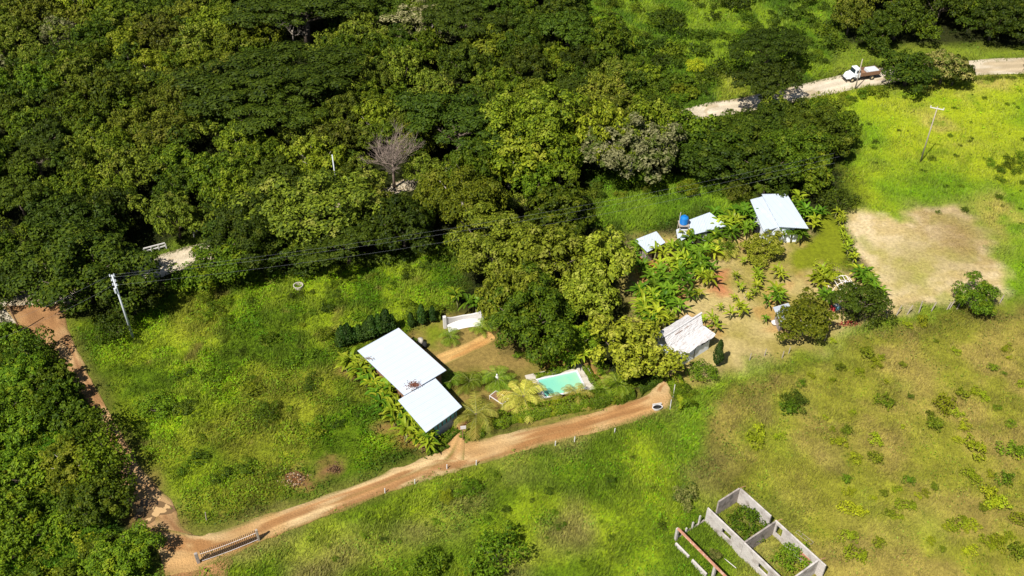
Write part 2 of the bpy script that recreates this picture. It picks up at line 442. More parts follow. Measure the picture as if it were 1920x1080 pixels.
ground = obj('ground', np_mesh('ground', np.stack([flx, fly, gz], 1), GF, 4, gcol, True), M_ground)
tag(ground, kind='structure')

# ------------------------------------------------------------------ roads (sheets just over the ground)
def strip(name, pts, m, lift=.06, across=28, jit=.35, seed=0):
    """pts: left-edge pixel and right-edge pixel pairs along the way"""
    L = np.array([Pz(a, b) for a, b, _, _ in pts]); Rr = np.array([Pz(c, d) for _, _, c, d in pts])
    def res(Q):
        t = np.linspace(0, len(Q) - 1, (len(Q) - 1) * 14 + 1); i = np.clip(t.astype(int), 0, len(Q) - 2); f = (t - i)[:, None]
        p0 = Q[np.clip(i - 1, 0, len(Q) - 1)]; p1 = Q[i]; p2 = Q[i + 1]; p3 = Q[np.clip(i + 2, 0, len(Q) - 1)]
        return .5 * (2 * p1 + (p2 - p0) * f + (2 * p0 - 5 * p1 + 4 * p2 - p3) * f ** 2 + (3 * p1 - p0 - 3 * p2 + p3) * f ** 3)
    L, Rr = res(L), res(Rr)
    k = np.linspace(0, 1, across + 1)
    Q = L[:, None, :] * (1 - k)[None, :, None] + Rr[:, None, :] * k[None, :, None]
    d = unit(Rr - L)
    e = (fbm(np.arange(len(L)), np.full(len(L), seed), 5, 5 + seed) - .5) * 2 * jit
    e2 = (fbm(np.arange(len(L)), np.full(len(L), seed + 50), 5, 9 + seed) - .5) * 2 * jit
    Q[:, 0] += d * e[:, None]; Q[:, -1] += d * e2[:, None]
    x, y = Q[..., 0].ravel(), Q[..., 1].ravel()
    z = H(x, y) + lift
    zz = z.reshape(len(L), -1); zz[:, 0] -= .05; zz[:, -1] -= .05
    rows, cols = len(L), across + 1
    idx = np.arange(rows * cols).reshape(rows, cols)
    F = np.stack([idx[:-1, :-1], idx[1:, :-1], idx[1:, 1:], idx[:-1, 1:]], -1).reshape(-1, 4)
    Sx = np.repeat(np.arange(rows, dtype=float)[:, None], cols, 1) * np.hypot(*np.diff(L, axis=0).T).mean(); Kx = np.repeat(np.linspace(0, 1, cols)[None, :], rows, 0)
    rut = np.exp(-((Kx - .30 - .06 * np.sin(Sx * .11)) / .075) ** 2) + np.exp(-((Kx - .68 - .06 * np.sin(Sx * .11)) / .075) ** 2)
    rut = rut * ss(vnoise(Sx, Kx * 0, 6, seed + 3), .2, .6)
    c_ = np.array(m['c']).reshape(3, 3)
    t1_ = ss(fbm(x, y, 7, 201).reshape(rows, cols), .38, .62)[..., None]; t2_ = (ss(fbm(Sx, Kx * 14, 5, 203 + seed), .46, .68) * .85)[..., None]
    cc = c_[0] * (1 - t1_) + c_[1] * t1_; cc = cc * (1 - t2_) + c_[2] * t2_
    cc = cc * (1 + .22 * (rut[..., None] - .35)) * (.9 + .2 * vnoise(x, y, 1.1, 207).reshape(rows, cols))[..., None]
    ed = np.minimum(Kx, 1 - Kx); g_ = (ss(fbm(x, y, 3, 211).reshape(rows, cols) * .16, .03, .11) * ss(.16 - ed, 0, .16))[..., None] * .8
    cc = cc * (1 - g_) + np.array(A(132, 128, 62)) * g_
    mid = (np.exp(-((Kx - .49) / .07) ** 2) * ss(vnoise(Sx, Kx * 0, 9, seed + 31), .5, .75) * m['mid'])[..., None]
    cc = cc * (1 - mid) + np.array(A(140, 130, 66)) * mid
    me = np_mesh(name, np.stack([x, y, zz.ravel()], 1), F, 4, cc.reshape(-1, 3), True)
    o = obj(name, me, m); tag(o, kind='structure'); return o

def road_mat(name, c1, c2, c3, mid):
    m = attr_mat(name, rough=.95, nscale=5, var=.16, bump=.7, bscale=4); m['c'] = [*c1, *c2, *c3]; m['mid'] = mid; return m
M_lane = road_mat('lane_dirt', A(222, 190, 140), A(202, 160, 106), A(172, 122, 74), .75)
M_track = road_mat('track_dirt', A(204, 166, 118), A(182, 136, 90), A(154, 112, 74), .3)
M_road = road_mat('pale_gravel', A(234, 220, 196), A(222, 206, 178), A(196, 176, 142), .1)
M_path = road_mat('path_sand', A(218, 178, 112), A(208, 162, 98), A(196, 146, 84), 0)
strip('road', [(2150, 104, 2150, 134), (1920, 108, 1920, 137), (1815, 113, 1815, 140), (1720, 124, 1720, 148), (1640, 128, 1648, 158), (1560, 144, 1575, 172), (1490, 160, 1500, 190), (1400, 181, 1408, 208), (1330, 192, 1336, 220), (1285, 205, 1300, 232), (1150, 240, 1150, 266), (1000, 276, 1000, 302), (870, 306, 870, 332), (745, 340, 745, 366), (560, 392, 560, 420), (420, 444, 430, 474), (370, 457, 370, 492), (310, 473, 330, 508), (250, 492, 270, 528), (130, 520, 160, 560), (20, 548, 78, 590), (-80, 590, -40, 630), (-300, 680, -240, 730)], M_road, seed=1)
strip('track', [(0, 572, 128, 566), (45, 622, 122, 596), (100, 655, 140, 645), (125, 690, 160, 690), (150, 735, 190, 745), (190, 790, 215, 790), (212, 850, 245, 845), (228, 900, 275, 893), (243, 950, 325, 945), (270, 1000, 345, 992), (300, 1045, 430, 1045), (318, 1120, 420, 1100), (330, 1200, 420, 1200)], M_track, lift=.08, seed=2)
strip('lane', [(1262, 668, 1278, 674), (1244, 700, 1266, 706), (1228, 728, 1255, 735), (1195, 748, 1246, 768), (1100, 776, 1120, 810), (1000, 800, 1010, 836), (880, 828, 890, 872), (830, 842, 850, 886), (760, 873, 780, 906), (640, 920, 650, 956), (500, 968, 520, 1006), (400, 1003, 440, 1042), (345, 1000, 372, 1072), (285, 985, 312, 1085)], M_lane, lift=.10, jit=.5, seed=3)
strip('entrance_path', [(866, 768, 884, 770), (856, 792, 876, 794), (848, 815, 872, 822), (826, 845, 872, 848), (800, 862, 872, 862)], M_lane, lift=.12, jit=.15, seed=4)
strip('garden_path', [(815, 664, 832, 683), (840, 654, 850, 676), (870, 643, 880, 661), (900, 627, 914, 645), (918, 618, 930, 634)], M_path, lift=.06, jit=.06, seed=5)
# muddy puddle with drier islands of silt
M_pud = mat('puddle_water', A(128, 102, 70), rough=.18, var=.12, spec=.5)
M_silt = mat('dry_silt', A(208, 172, 122), rough=.95, var=.12, scale=4)
def blob(name, cx, cy, rx, ry, s, m, z, kind):
    c0 = P(cx, cy); pts = []
    for k in range(26):
        a = 2 * math.pi * k / 26; q = 1 + .28 * math.sin(3 * a + s) + .15 * math.sin(5 * a + 2 * s)
        pts.append((rx / 17.5 * q * math.cos(a), ry / 13 * q * math.sin(a)))
    o = MB().prism(pts, -.1, .0).build(name, m, loc=(c0.x, c0.y, c0.z + z)); tag(o, kind=kind)
blob('puddle', 284, 958, 34, 20, 1, M_pud, .125, 'structure')
for (cx, cy, rx, ry, s_) in ((297, 960, 12, 8, 1), (313, 952, 6, 4, 2), (264, 957, 7, 4, 3), (295, 935, 9, 3, 4), (280, 975, 5, 3, 5)): blob('mud_patch', cx, cy, rx, ry, s_, M_silt, .14, 'structure')

# ------------------------------------------------------------------ grass and weeds (uncountable)
M_grass = attr_mat('grass_blades', var=0, rough=.6, trans=.3)
def in_view(x, y, m=4):
    hw = (y * math.cos(PITCH) + CAM_H * math.sin(PITCH)) * 960 / FPX + m
    return np.abs(x) < hw

ROAD_OK = None
def near_strips(x, y):
    """keep blades off roads: True where a road surface lies"""
    return np.zeros(len(x), bool)

Fd *= 1 - ss(RM, .45, .95); Fl *= 1 - np.clip(RM * 1.6, 0, 1)

def scatter(n_per_m2, y0, y1):
    hw = (y1 * math.cos(PITCH) + CAM_H * math.sin(PITCH)) * 960 / FPX + 4
    n = int(n_per_m2 * 2 * hw * (y1 - y0))
    x = RNG.uniform(-hw, hw, n); y = RNG.uniform(y0, y1, n)
    k = in_view(x, y); return x[k], y[k]

def make_grass():
    VV = []; CC = []; tot = 0
    for (y0, y1, dens, sz) in ((50, 75, 95, 1.0), (75, 105, 80, 1.1), (105, 145, 44, 1.35), (145, 215, 18, 1.9)):
        x, y = scatter(dens, y0, y1)
        d = samp(Fd, x, y); k = RNG.random(len(x)) < d * (.55 + .9 * vnoise(x, y, 1.3, 5))
        x, y = x[k], y[k]; n = len(x)
        h = samp(Fh, x, y) * (.55 + .7 * RNG.random(n)) * (.65 + .7 * vnoise(x, y, 2.2, 8)) * min(sz, 1.3)
        w = (.028 + .034 * RNG.random(n)) * sz * np.clip(h / .5, .6, 1.4)
        z = H(x, y) + samp(BUMP, x, y) - .03
        la = 1.0 + 3.5 * (fbm(x, y, 7, 15) - .5) + RNG.normal(0, 1.1, n)     # lean heading
        lean = h * (.35 + .45 * RNG.random(n))
        a = RNG.uniform(0, math.pi, n)
        bx, by = np.cos(a) * w, np.sin(a) * w
        base = np.stack([x, y, z], 1)
        v0 = base + np.stack([-bx, -by, 0 * x], 1); v1 = base + np.stack([bx, by, 0 * x], 1)
        v2 = base + np.stack([np.cos(la) * lean, np.sin(la) * lean, h], 1)
        c = samp(Fc, x, y) * 1.18; c = c + (c.mean(1, keepdims=True) - c) * .10
        c = c * (.6 + .75 * RNG.random(n) ** 1.2)[:, None]
        yl = (RNG.random(n) < .12)[:, None]; c = np.where(yl, c * [1.25, 1.1, 1.5], c)
        VV.append(np.stack([v0, v1, v2], 1).reshape(-1, 3))
        cc = np.repeat(c[:, None, :], 3, 1); CC.append(cc.reshape(-1, 3)); tot += n
    V = np.concatenate(VV); C = np.concatenate(CC)
    return V, C
V, C = make_grass()
print('grass blades', len(V) // 3)
# one patch of grass on each side of the lane so that neither is one sheet
hx = V.reshape(-1, 3, 3)[:, 0, 0]; hy = V.reshape(-1, 3, 3)[:, 0, 1]
split = np.zeros(len(hx), int)
lane_y = np.interp(hx, *zip(*sorted([Pz(330, 1050), Pz(600, 945), Pz(900, 850), Pz(1240, 745)]))) if True else 0
def px_of(x, y):
    z0 = -CAM_H; fw = y * math.cos(PITCH) - z0 * math.sin(PITCH); up = y * math.sin(PITCH) + z0 * math.cos(PITCH)
    return 960 + FPX * x / fw, 540 - FPX * up / fw
gpx, gpy = px_of(hx, hy)
line = np.interp(gpx, [0, 330, 900, 1245, 1300, 1480, 1800, 1920], [1100, 1030, 848, 745, 715, 665, 585, 575])
below = gpy > line
split[(below) & (gpx < 1320)] = 1
split[(below) & (gpx >= 1320)] = 2
split[(~below) & (gpx > 1420)] = 3
split[(gpx < 1620) & (gpx > 1020) & (gpy < 240)] = 4
names = [('grass', 'rough mixed grass and weeds of the meadow between forest and lane'), ('grass', 'bright tall grass of the meadow below the orange lane'),
         ('grass', 'dry olive and straw coloured grass on the hillside'), ('grass', 'short yellow-green grass of the field beside the pale road'), ('grass', 'vivid green grass of the clearing beyond the pale road')]
for s in range(5):
    k = split == s
    if not k.any(): continue
    v = V.reshape(-1, 3, 3)[k].reshape(-1, 3); c = C.reshape(-1, 3, 3)[k].reshape(-1, 3)
    o = obj('grass', np_mesh('grass', v, np.arange(len(v)).reshape(-1, 3), 3, c), M_grass)
    tag(o, names[s][1], 'grass', kind='stuff')

def make_weeds():
    VV = []; CC = []
    for (y0, y1, dens, sz) in ((50, 105, 26, .26), (105, 150, 14, .34), (150, 215, 5, .5)):
        x, y = scatter(dens, y0, y1)
        k = RNG.random(len(x)) < samp(Fl, x, y) * ss(fbm(x, y, 3.2, 21), .38, .6) * 1.2
        x, y = x[k], y[k]; n = len(x)
        z = H(x, y) + samp(BUMP, x, y) + RNG.uniform(.02, .55, n) * ss(fbm(x, y, 3.2, 21), .4, .7)
        N = unit(np.stack([RNG.normal(0, .55, n), RNG.normal(-.1, .55, n), np.ones(n)], 1))
        v, f = leaf_quads(np.stack([x, y, z], 1), N, RNG.uniform(.7, 1.4, n) * sz, RNG.uniform(.4, .8, n) * sz)
        c = samp(Fc, x, y) * np.array([.82, 1.12, .8]) * (.55 + .8 * RNG.random(n))[:, None] * 1.1
        VV.append(v); CC.append(np.repeat(c, 4, 0))
    V = np.concatenate(VV); C = np.concatenate(CC)
    print('weeds', len(V) // 4)
    o = obj('weeds', np_mesh('weeds', V, np.arange(len(V)).reshape(-1, 4), 4, C), M_grass)
    tag(o, 'low broad-leaved weeds spread through the meadows and under the trees', 'weeds', kind='stuff')
make_weeds()

# ------------------------------------------------------------------ labels that single out
ORD = 'first second third fourth fifth sixth seventh eighth ninth tenth eleventh twelfth thirteenth fourteenth fifteenth sixteenth seventeenth eighteenth nineteenth twentieth'.split()
ORD += ['twenty-' + w for w in ORD[:9]] + ['thirtieth'] + ['thirty-' + w for w in ORD[:9]] + ['fortieth'] + ['forty-' + w for w in ORD[:9]]
def label_by_landmark(items, marks):
    """items: (object, look, x, y); marks: (phrase, px, py). Ranks alike things outward from the landmark they are closest to."""
    mk = [(ph, *Pz(a, b)) for ph, a, b in marks]; groups = {}
    for it in items:
        _, look, x, y = it
        d, ph = min((math.hypot(x - mx, y - my), ph) for ph, mx, my in mk)
        groups.setdefault((look, ph), []).append((d, it[0]))
    for (look, ph), lst in groups.items():
        lst.sort(key=lambda t: t[0])
        for i, (d, o) in enumerate(lst):
            if len(lst) == 1: o['label'] = f"{look}, the only one near {ph}"
            else: o['label'] = f"{look}, {ORD[min(i, 48)]} outward from {ph}"

# ------------------------------------------------------------------ trees
M_bark = mat('bark', (.13, .10, .075), rough=.9, var=.4, scale=6, bump=.6)
M_bark_pale = mat('pale_bark', (.33, .29, .24), rough=.9, var=.3, scale=6)
M_bark_red = mat('reddish_bare_wood', (.24, .185, .15), rough=.9, var=.35, scale=2)
LM = {
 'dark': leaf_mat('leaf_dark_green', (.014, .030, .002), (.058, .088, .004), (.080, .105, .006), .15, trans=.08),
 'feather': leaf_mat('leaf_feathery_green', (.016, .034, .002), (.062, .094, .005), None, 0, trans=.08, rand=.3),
 'olive': leaf_mat('leaf_olive', (.028, .046, .003), (.146, .178, .012), (.17, .175, .026), .12, trans=.10),
 'green': leaf_mat('leaf_mid_green', (.022, .048, .002), (.106, .156, .006), (.145, .18, .010), .15, trans=.12),
 'yellow': leaf_mat('leaf_yellow_green', (.042, .070, .003), (.188, .228, .010), (.21, .235, .02), .2, trans=.14),
 'sunny': leaf_mat('leaf_sunny_olive', (.066, .092, .005), (.245, .275, .018), (.27, .28, .04), .2, trans=.12),
 'pale': leaf_mat('leaf_pale_flowering', (.07, .075, .02), (.27, .26, .12), (.07, .10, .012), .45, trans=.12),
 'bright': leaf_mat('leaf_bright_lime', (.16, .21, .006), (.34, .39, .016), None, 0, trans=.28),
 'bush': leaf_mat('leaf_bush_green', (.034, .078, .003), (.140, .220, .008), (.20, .25, .010), .2, trans=.15),
 'rust': leaf_mat('leaf_rusty', (.10, .12, .015), (.32, .29, .09), (.08, .12, .015), .45, trans=.15),
 'cypress': leaf_mat('leaf_cypress', (.012, .036, .004), (.038, .075, .008), None, 0, trans=.05),
}
LOOK = {'sunny': 'sunlit olive tree', 'dark': 'dense dark green tree', 'feather': 'dark feathery flat-topped tree', 'olive': 'olive green leafy tree', 'green': 'mid green leafy tree',
        'yellow': 'yellow-green leafy tree', 'pale': 'pale flowering greyish tree', 'bush': 'fresh green bushy tree'}

def crown_mesh(name, rad, zr, zc, nclump, leaf, per, seed, cr=(.26, .40), flat=.75, spread=1.0, low=-.35, jit=.5):
    rng = np.random.default_rng(seed)
    C = []; k = 0
    while len(C) < nclump and k < 9000:
        k += 1
        v = rng.normal(size=3); v /= np.linalg.norm(v)
        if v[2] < low: continue
        lob = 1 + .22 * math.sin(2 * math.atan2(v[1], v[0]) + seed) + .14 * math.sin(5 * math.atan2(v[1], v[0]) + seed * 2.3)
        r = rng.uniform(.62, 1.0) if rng.random() < .82 else rng.uniform(.25, .6)
        p = np.array([v[0] * rad * r * lob, v[1] * rad * r * lob, zc + v[2] * zr * r])
        c = rng.uniform(*cr) * rad * (1 - .25 * abs(v[2]))
        if any(np.linalg.norm(p - q[0]) < .50 * c * spread for q in C): continue
        C.append((p, c, v))
    PTS = []; NRM = []
    for p, c, v in C:
        n = max(24, int(per * (c * c)))
        d = unit(rng.normal(size=(n * 2, 3)) + v * .35 + np.array([0, 0, .45]))
        d = d[d[:, 2] > -.45][:n]
        rr = rng.uniform(.72, 1.05, (len(d), 1)) * (1 + .18 * np.sin(d[:, :1] * 7 + seed) * np.cos(d[:, 1:2] * 6))
        q = p + d * rr * c * np.array([1, 1, flat])
        PTS.append(q); NRM.append(unit(d + rng.normal(0, jit, d.shape) + np.array([0, 0, .25])))
    Q = np.concatenate(PTS); N = np.concatenate(NRM)
    s = rng.uniform(.65, 1.35, len(Q)) * leaf
    V, F = leaf_quads(Q, N, s, s * rng.uniform(.5, .8, len(Q)), rng, fold=.12)
    return np_mesh(name, V, F), [c[0] for c in C]

def trunk_mesh(name, rad, zc, zr, r0, seed, limbs=6, clumps=None, spread=.6):
    rng = random.Random(seed); mb = MB()
    top = zc - zr * .25
    bend = (rng.uniform(-.4, .4), rng.uniform(-.4, .4))
    mb.tube([(0, 0, -.6), (bend[0] * .3, bend[1] * .3, top * .45), (bend[0], bend[1], top)], [r0 * 1.25, r0 * .9, r0 * .6], 8)
    for i in range(limbs):
        a = 2 * math.pi * i / limbs + rng.uniform(-.3, .3); z0 = top * rng.uniform(.55, 1)
        e = Vector((math.cos(a) * rad * spread, math.sin(a) * rad * spread, zc + zr * rng.uniform(0, .45)))
        s = Vector((bend[0] * z0 / top, bend[1] * z0 / top, z0)); m = s.lerp(e, .5) + Vector((0, 0, -.08 * rad))
        mb.tube([s, m, e], [r0 * .5, r0 * .32, r0 * .1], 6)
        e2 = m + Vector((rng.uniform(-1, 1), rng.uniform(-1, 1), rng.uniform(.6, 1.2))) * rad * .3
        mb.tube([m, e2], [r0 * .25, r0 * .07], 5)
    return mb.mesh(name, True)

PROTO = {}
def proto(kind, rad, h, seed):
    """(crown mesh, trunk mesh) for a tree of this kind"""
    key = (kind, round(rad, 1), seed)
    if key in PROTO: return PROTO[key]
    if kind == 'feather': zr, zc, args = rad * .42, h - rad * .42, dict(nclump=85, leaf=.32, per=150, cr=(.15, .24), flat=.5, low=-.1, jit=.28)
    elif kind == 'dark': zr, zc, args = rad * .72, h - rad * .75, dict(nclump=90, leaf=.36, per=115, cr=(.16, .27), flat=.7, jit=.3)
    elif kind == 'pale': zr, zc, args = rad * .7, h - rad * .75, dict(nclump=80, leaf=.42, per=85, cr=(.13, .22), flat=.8, jit=.4)
    elif kind == 'bush': zr, zc, args = rad * .72, h - rad * .72, dict(nclump=70, leaf=.32, per=120, cr=(.17, .30), flat=.8, low=-.6, jit=.32)
    else: zr, zc, args = rad * .68, h - rad * .72, dict(nclump=85, leaf=.38, per=105, cr=(.15, .26), flat=.72, jit=.32)
    cm, cl = crown_mesh('crown', rad, zr, zc, seed=seed, **args)
    cm.materials.append(LM[kind])
    tm = trunk_mesh('trunk', rad, zc, zr, .05 * rad + .06, seed)
    tm.materials.append(M_bark_pale if kind in ('pale', 'yellow') else M_bark)
    PROTO[key] = (cm, tm); return PROTO[key]

def add_tree(kind, x, y, rad, h, name='tree', label=None, cat='tree', group=None, seed=0, base=(5.0, 9.0), rz=None, sq=1.0):
    cm, tm = proto(kind, base[0], base[1], seed)
    s = rad / base[0]
    t = thing(name, label, cat, (x, y, float(H(x, y)) - .05), random.uniform(0, 6.28) if rz is None else rz, group, (s * sq, s, h / base[1]))
    obj('trunk', tm, None, t); obj('crown', cm, None, t)
    return t

MARKS = [("the bare grey tree", 740, 340), ("the truck", 1612, 148), ("the bridge rail", 290, 470), ("the tall pale-trunked tree", 1020, 385), ("the roadside pole in the forest", 632, 345),
         ("the large round tree by the track", 150, 595), ("the far left edge of the woods", 0, 300), ("the topmost edge of the woods", 560, 30), ("the wide dark canopy", 520, 220), ("the dead white branch", 545, 85), ("the corner above the left road end", 60, 430),
         ("the bend of the pale road", 1330, 215), ("the far clearing", 1120, 60), ("the far end of the road", 1860, 110), ("the blue water tank", 1284, 420), ("the shed with two roof sheets", 1460, 400),
         ("the top left corner of the view", 60, 40), ("the mid-woods hollow", 320, 230), ("the flowering pale tree", 1180, 355)]

# windows through the forest that stay open (road glimpses, clearing edges): x0,y0,x1,y1
OPEN = [(1300, 188, 1392, 224), (1496, 150, 1575, 188), (1570, 112, 1652, 160), (1812, 108, 2000, 140), (252, 452, 372, 500), (735, 350, 756, 362)]
PLACED = []   # (x, y, r)
def clear_of_open(x, y, r, h):
    gx0, gy0 = proj(x, y, h * .2); cxp, cyp = proj(x, y, h * .68)
    pr = r * FPX / (y * math.cos(PITCH) + (CAM_H - h * .6) * math.sin(PITCH))
    for (a, b, c, d) in OPEN:
        nxp = min(max(cxp, a), c); nyp = min(max(cyp, b), d)
        if math.hypot((nxp - cxp) / 1.0, (nyp - cyp) / .85) < pr * 1.02: return False
    return True

def inpoly(px, py, poly):
    ins = False; n = len(poly)
    for i in range(n):
        x1, y1 = poly[i]; x2, y2 = poly[(i + 1) % n]
        if (y1 > py) != (y2 > py) and px < (x2 - x1) * (py - y1) / (y2 - y1) + x1: ins = not ins
    return ins

# --- notable trees, one by one: kind, crown centre px, radius m, height m, label
NOTABLE = [
 ('dark', 150, 515, 8.6, 10.5, 'broad round dark green tree beside the dirt track and the power pole', .95),
 ('dark', 245, 560, 3.6, 5.5, 'small dark tree behind the power pole', 1),
 ('dark', 215, 612, 2.4, 3.6, 'dark bush at the foot of the broad round tree', 1),
 ('bush', 428, 492, 4.6, 6.5, 'fresh green bushy tree covering the road end past the bridge rail', 1.1),
 ('bush', 352, 522, 2.4, 3.2, 'low green bush in front of the road glimpse', 1.2),
 ('dark', 468, 430, 6.0, 9.5, 'dense dark tree over the end of the road glimpse', 1),
 ('olive', 585, 400, 8.2, 11, 'wide olive tree with open crown at the forest front', 1.15),
 ('dark', 545, 470, 4.5, 6, 'low dark tree under the wide olive tree at the meadow edge', 1.1),
 ('feather', 650, 455, 5, 6.5, 'flat dark feathery tree along the meadow edge', 1.2),
 ('dark', 755, 420, 5.5, 8.5, 'upright dark tree standing out of the forest front', .85),
 ('yellow', 865, 370, 6.5, 10, 'yellow-green tree with ragged open crown at the forest front', .9),
 ('yellow', 990, 235, 8.0, 14, 'tall bright tree with pale forked trunk above the strip of shade', 1.05),
 ('yellow', 955, 290, 5.0, 10, 'bright lower bough tree leaning beside the tall bright tree', 1.2),
 ('green', 1050, 290, 4.2, 9, 'mid green tree tucked right of the tall bright tree', 1),
 ('pale', 1185, 285, 8.0, 11, 'large pale flowering tree above the grass strip', 1),
 ('yellow', 1130, 240, 5.2, 11, 'yellow-green tree behind the pale flowering tree', 1.1),
 ('yellow', 1215, 232, 5.0, 10, 'yellow-green tree above the pale flowering tree crown', 1.2),
 ('feather', 860, 240, 7.5, 11, 'brownish dark umbrella tree left of the tall bright tree', 1.25),
 ('feather', 520, 165, 10.5, 11, 'very wide dark umbrella canopy in the middle of the woods', 1.3),
 ('feather', 470, 215, 8, 9, 'dark umbrella tree in front of the very wide canopy', 1.25),
 ('feather', 570, 30, 10, 11, 'dark spreading tree behind the dead white branch', 1.3),
 ('pale', 800, 55, 7, 9, 'pale flowering tree high up in the woods', 1.3),
 ('feather', 860, 40, 7, 10, 'dark tree beside the high pale flowering tree', 1.2),
 ('sunny', 925, 465, 6.8, 9.0, 'broad silvery olive tree at the meadow corner of the central grove', 1),
 ('green', 1050, 405, 5.2, 7.5, 'mid green tree at the back of the central grove', 1.1),
 ('sunny', 1035, 480, 5.4, 9, 'yellowish tree in the heart of the central grove', 1),
 ('sunny', 1130, 480, 4.7, 8.5, 'olive feathery tree next to the banana plants by the small shed', 1),
 ('sunny', 1107, 545, 4.0, 7.5, 'drooping olive tree with bare limb at the orchard side', 1),
 ('green', 992, 590, 6.3, 9.2, 'large dark leafy tree over the garden path end', .98),
 ('sunny', 960, 540, 4.0, 10, 'yellowish crown leaning on the large tree over the garden path', 1),
 ('bush', 1075, 645, 3.0, 3.8, 'low fresh green tree under the grove beside the pool garden', 1.1),
 ('sunny', 1180, 657, 5.0, 7.0, 'round olive tree beside the thatched hut', 1.0),
 ('yellow', 1510, 602, 3.8, 5, 'round yellow-green fruit tree in front of the tin lean-to', 1),
 ('feather', 1615, 562, 3.2, 5, 'soft dark feathery tree beside the white pipe frame', 1),
 ('feather', 1632, 575, 2.4, 3.8, 'lower half of soft feathery tree by the field fence', 1),
 ('bush', 1828, 553, 3.0, 4.6, 'lone round tree on the boundary of the mown field', 1),
 ('dark', 1703, 133, 5.2, 6.5, 'round dark green tree beside the road right of the truck', 1.05),
 ('rust', 1772, 122, 4.0, 6.5, 'roadside tree with pale orange blossom', 1),
 ('dark', 1795, 128, 3.2, 5.5, 'dark tree at the road side of the blossoming one', 1),
 ('feather', 1440, 90, 5.8, 8.5, 'dark thorny tree standing in the clearing above the road', 1.2),
 ('feather', 1440, 155, 5.2, 8.5, 'layered dark tree overhanging the pale road', 1.1),
 ('dark', 1455, 225, 4.2, 6, 'dark tree over the near road verge', 1.1),
 ('dark', 1527, 252, 6.0, 8, 'dense dark tree at the meadow corner of the roadside grove', 1),
 ('green', 1495, 290, 6.0, 8, 'large leafy tree at the right end of the roadside grove', 1.1),
 ('dark', 1402, 272, 5.6, 7, 'dark spreading tree in the roadside grove', 1.2),
 ('dark', 1322, 285, 5.4, 7, 'dark tree beside the large pale flowering tree', 1.2),
 ('green', 1270, 245, 5, 9, 'green tree between pale flowering tree and roadside grove', 1.1),
 ('dark', 1320, 300, 5.5, 7, 'dark tree at the shaded foot of the roadside grove', 1.2),
 ('dark', 1430, 305, 5.5, 7, 'dark tree above the large white shed', 1.2),
 ('green', 1520, 320, 4.2, 6, 'tree shading the path right of the large white shed', 1.1),
 ('bright', 1305, 122, 1.7, 2.4, 'small lime yellow tree in the clearing', 1.1),
 ('sunny', 1432, 462, 3.0, 3.6, 'olive shrub tree in front of the large white shed', 1.1),
 ('olive', 1384, 357, 2.2, 3.2, 'round olive shrub tree left of the large white shed', 1),
 ('yellow', 1290, 348, 1.5, 2.4, 'small round tree on the grass strip', 1),
 ('bush', 1366, 462, 1.4, 2.4, 'small dark green citrus tree beside the yellow palm', 1),
 ('bright', 1552, 508, 1.8, 2.6, 'small yellow-green tree above the white pipe frame', 1),
 ('dark', 1570, 375, 2.2, 3, 'dark bush at the top of the lawn', 1.4),
 ('bush', 930, 1035, 2.6, 3.6, 'leafy bush tree standing alone low in the bright meadow', 1.1),
 ('bush', 800, 1062, 1.7, 2.4, 'darker bush left of the lone bush tree in the bright meadow', 1.1),
 ('bush', 884, 912, 1.1, 1.8, 'upright green bush just below the lane', 1),
 ('bright', 836, 930, .8, 1.1, 'small lime bush just below the lane', 1),
 ('rust', 1284, 928, 1.3, 2.2, 'small rusty yellow tree above the ruined house', 1),
 ('bush', 1405, 982, 1.9, 1.8, 'bush filling the upper room of the ruined house', 1.2),
 ('bush', 1487, 1043, 1.7, 2.0, 'bush filling the lower room of the ruined house', 1),
 ('rust', 1338, 1040, .7, 1.2, 'tiny yellow shrub inside the ruined porch', 1),
 ('bush', 290, 765, 2.0, 1.8, 'dark leafy bush in the left meadow near the track bend', 1.2),
 ('green', 500, 775, 1.6, 1.5, 'light leafy shrub in the middle of the left meadow', 1),
 ('dark', 1492, 755, 1.4, 1.6, 'dark shrub on the dry slope below the fruit tree', 1),
 ('bush', 1318, 700, 1.6, 1.7, 'green shrub below the hut and cypress', 1.2),
 ('bush', 1280, 735, 1.4, 1.8, 'dark green shrub at the lane end', .8),
]
NOTABLE += [('dark', 8, 520, 3.0, 4.5, 'dark tree at the outer end of the pale road', 1.2), ('dark', -12, 560, 2.6, 3.6, 'dark tree at the road junction by the old pole', 1.2), ('green', 180, 800, 2.7, 5.2, 'taller tree of the thicket leaning over the track bend', 1.1), ('bush', 192, 865, 2.8, 5.0, 'taller tree of the thicket shading the narrows of the track', 1.1), ('green', 206, 915, 2.6, 4.6, 'thicket tree just before the puddles', 1.1), ('green', 60, 655, 2.8, 4.6, 'thicket tree beside the dark bare pole', 1.1)]
